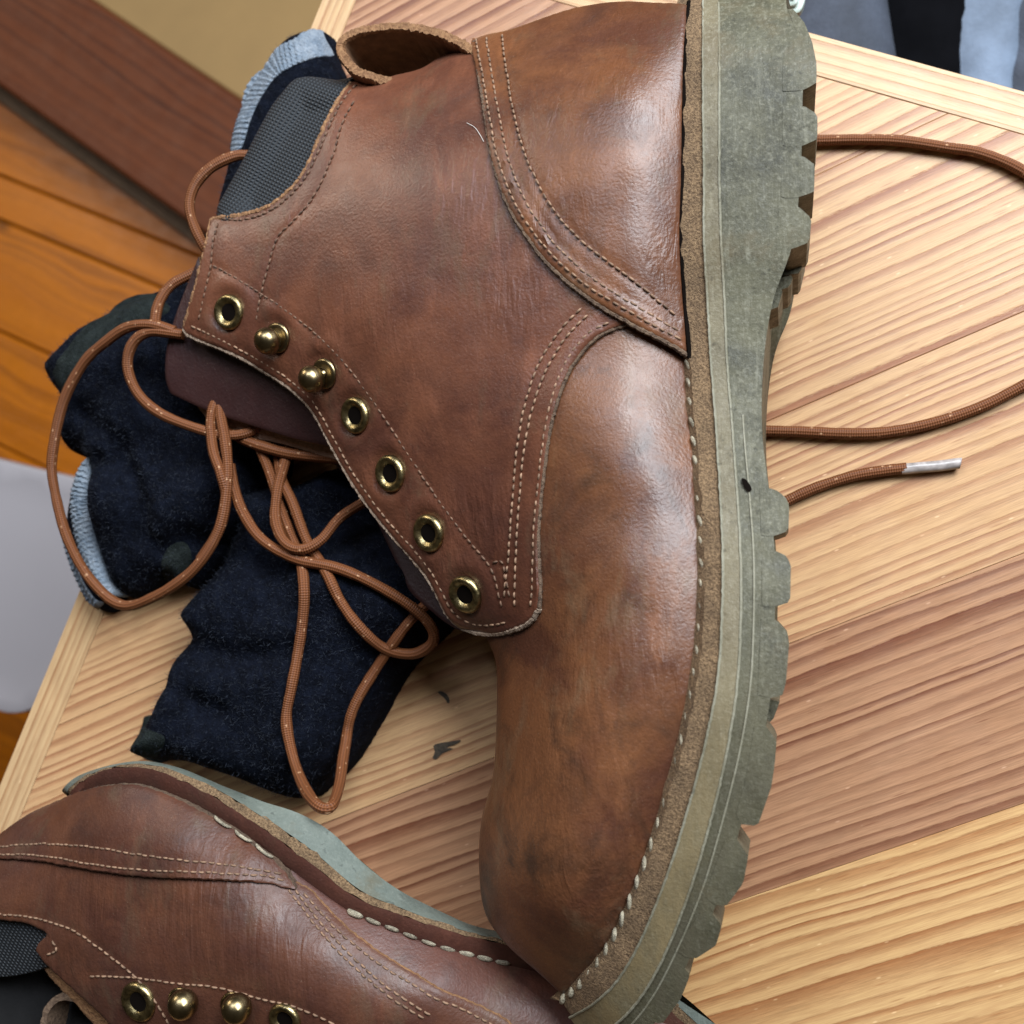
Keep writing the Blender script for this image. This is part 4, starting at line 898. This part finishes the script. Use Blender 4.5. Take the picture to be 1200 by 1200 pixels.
hq = onto(px([(175, 344), (128, 366), (95, 388), (66, 425), (62, 440), (75, 460), (95, 430), (125, 400), (165, 380), (200, 360)]), zB, 0, .02)
panel('heel_patch', catmull(hq[:, :2], 4, True), lambda xy: zB(xy) + .0006, 0, SOCK_DARK, sockB, .002, .002, .0006)
gq = onto(px([(195, 645), (215, 635), (225, 655), (214, 680), (196, 682), (190, 665)]), zB, 0, .02)
panel('green_patch', catmull(gq[:, :2], 4, True), lambda xy: zB(xy) + .0005, 0, SOCK_DARK, sockB, .002, .001, .0003)
oc, zC, olC = pillow('cuff', [(97, 536), (82, 556), (72, 590), (70, 625), (78, 660), (92, 695), (106, 716), (122, 716), (132, 700), (138, 660), (130, 600), (120, 550)], .018, SOCK, sockB, .0016, .0008, 52, floor_z=.0012)
rB = rib_along(catmull(P(*np.array([(96, 540), (84, 590), (95, 640), (122, 700)], float).T, .015)[:, :2], 8), 2 * math.pi / .0024, .0005)
bq = P(*np.array([(100, 534), (90, 543), (81, 563), (77, 590), (81, 622), (90, 652), (105, 682), (120, 699), (127, 692), (115, 660), (106, 622), (101, 588), (101, 555)], float).T, .024)[:, :2]
bqo = catmull(bq, 4, True)
panel('cuff_band', bqo, lambda xy: .021 + .003 * np.sqrt(np.clip(dist_poly(bqo, xy) / .004, 0, 1)) + rB(xy), 0, SOCK_PALE, sockB, .0009, .012, .0008)
bq = onto(px([(78, 630), (86, 655), (98, 682), (112, 702), (122, 706), (116, 712), (106, 708), (92, 684), (80, 655), (74, 632)]), zC, 0, .02)
panel('inner_cuff_band', catmull(bq[:, :2], 4, True), lambda xy: zC(xy) + .0012 + rB(xy), 0, SOCK_PALE, sockB, .0009, .002, .0005)

# ------------------------------------------------------------------ laces
LR = .00208
def strand(geo, pts, per=10, r=LR, rest=()):
    q = resample(catmull(np.array(pts, float) * [1, 1, 3000], per), 4.0) / [1, 1, 3000]
    z = q[:, 2].copy()
    if rest:                                     # lie on whatever is underneath instead of sinking into it
        for _ in range(12):
            w3 = P(q[:, 0], q[:, 1], z); zz = q[:, 2].copy()
            for zf, ol in rest: m = inside(ol, w3[:, :2]); zz[m] = np.maximum(zz[m], zf(w3[m, :2]) + r * .85)
            z = .5 * z + .5 * zz
        z = np.convolve(np.pad(z, 4, 'edge'), np.ones(9) / 9, 'valid')
    p = resample(P(q[:, 0], q[:, 1], z), .0012); p = p + np.c_[vnoise(p[:, :2], 60, 3), vnoise(p[:, :2], 60, 4), np.zeros(len(p))] * .00025
    V, F, uv = tube_geo(p, r * (1 + .07 * vnoise(p[:, :2], 130, 9) + .04 * vnoise(p[:, :2], 420, 5)), 12); geo.add(V, F, uv)
lace1 = thing('bootlace', 'long flecked brown bootlace looped over the navy socks beside the eyelets', 'bootlace', (*P(300, 620, 0)[:2], 0), 'brown bootlaces')
S = [[(205, 388, .050), (178, 380, .053), (150, 383, .052), (125, 400, .050), (98, 426, .047), (74, 473, .043), (61, 533, .040), (64, 574, .038), (80, 633, .036), (107, 680, .034), (143, 709, .034), (180, 700, .038), (227, 667, .042), (257, 620, .044), (267, 560, .045), (264, 517, .045), (258, 482, .044), (262, 455, .040), (290, 430, .036)],
     [(215, 392, .050), (177, 388, .052), (156, 402, .051), (150, 430, .049), (163, 463, .047), (193, 487, .046), (243, 506, .0445), (277, 510, .041), (303, 500, .039), (330, 470, .036)],
     [(183, 384, .050), (182, 374, .050), (187, 353, .049), (202, 333, .048), (230, 318, .046), (260, 300, .040)],
     [(292, 182, .044), (275, 183, .046), (248, 196, .048), (229, 216, .048), (222, 240, .048), (228, 266, .047), (240, 290, .045), (260, 320, .040)],
     [(270, 450, .036), (254, 468, .043), (247, 492, .045), (250, 528, .0455), (259, 555, .047), (265, 585, .043), (256, 622, .036), (235, 655, .030)],
     [(255, 500, .036), (285, 515, .038), (310, 524, .039), (342, 532, .038), (395, 537, .036), (430, 536, .034)],
     [(270, 545, .038), (275, 573, .040), (285, 601, .040), (308, 633, .040), (347, 655, .041), (398, 667, .043), (441, 686, .042), (483, 712, .038), (505, 735, .033), (506, 754, .029), (483, 767, .027), (449, 760, .030), (421, 735, .034), (398, 703, .036), (381, 669, .037), (359, 633, .038), (342, 587, .038), (330, 560, .036), (325, 520, .032)],
     [(450, 575, .036), (427, 588, .038), (398, 607, .040), (376, 633, .042), (353, 644, .044), (333, 635, .043), (323, 610, .041), (325, 576, .040), (333, 545, .037), (340, 520, .034)],
     [(300, 515, .034), (308, 533, .036), (319, 562, .036), (328, 592, .036), (338, 620, .036), (352, 655, .036), (356, 695, .038), (353, 737, .040), (347, 775, .040), (341, 805, .039), (335, 843, .039), (343, 887, .044), (357, 923, .056), (373, 945, .068), (388, 946, .066), (398, 920, .050), (403, 880, .032), (412, 835, .018), (440, 785, .018), (470, 740, .020), (500, 708, .022), (530, 690, .024)]]
for pts in S:
    g = Geo(); strand(g, pts, rest=((zF, olF), (zB, olB), (zC, olC))); g.obj('strand', LACE, lace1, angle=80)
lace2 = thing('bootlace', 'flecked brown bootlace with clear tip trailing from under the sole across bare boards', 'bootlace', (*P(1050, 450, 0)[:2], 0), 'brown bootlaces')
S2 = [[(860, 165, .003), (900, 164, .0027), (955, 164, .0027), (1010, 163, .0027), (1060, 166, .0027), (1110, 173, .0027), (1150, 180, .0027), (1200, 202, .0027), (1260, 250, .0027), (1310, 330, .0027), (1290, 400, .0027), (1230, 435, .0027), (1190, 457, .0027), (1150, 477, .0027), (1100, 494, .0027), (1040, 506, .0027), (990, 508, .0027), (940, 506, .0027), (895, 505, .0027), (840, 504, .0027)],
      [(870, 620, .0027), (905, 597, .0027), (930, 583, .0027), (960, 570, .0027), (1000, 558, .0027), (1035, 552, .0027), (1062, 549, .0027)]]
for pts in S2:
    g = Geo(); strand(g, pts); g.obj('strand', LACE, lace2, angle=80)
V, F, uv = tube_geo(catmull(P3([(1056, 550, .0027), (1075, 548, .0027), (1100, 546, .0027), (1122, 543, .0027), (1126, 543, .0027)]), 4), np.r_[.0019, np.full(14, .00205), .0022, .0013], 14); obj('lace_tip', V, F, AGLET, lace2, angle=80)
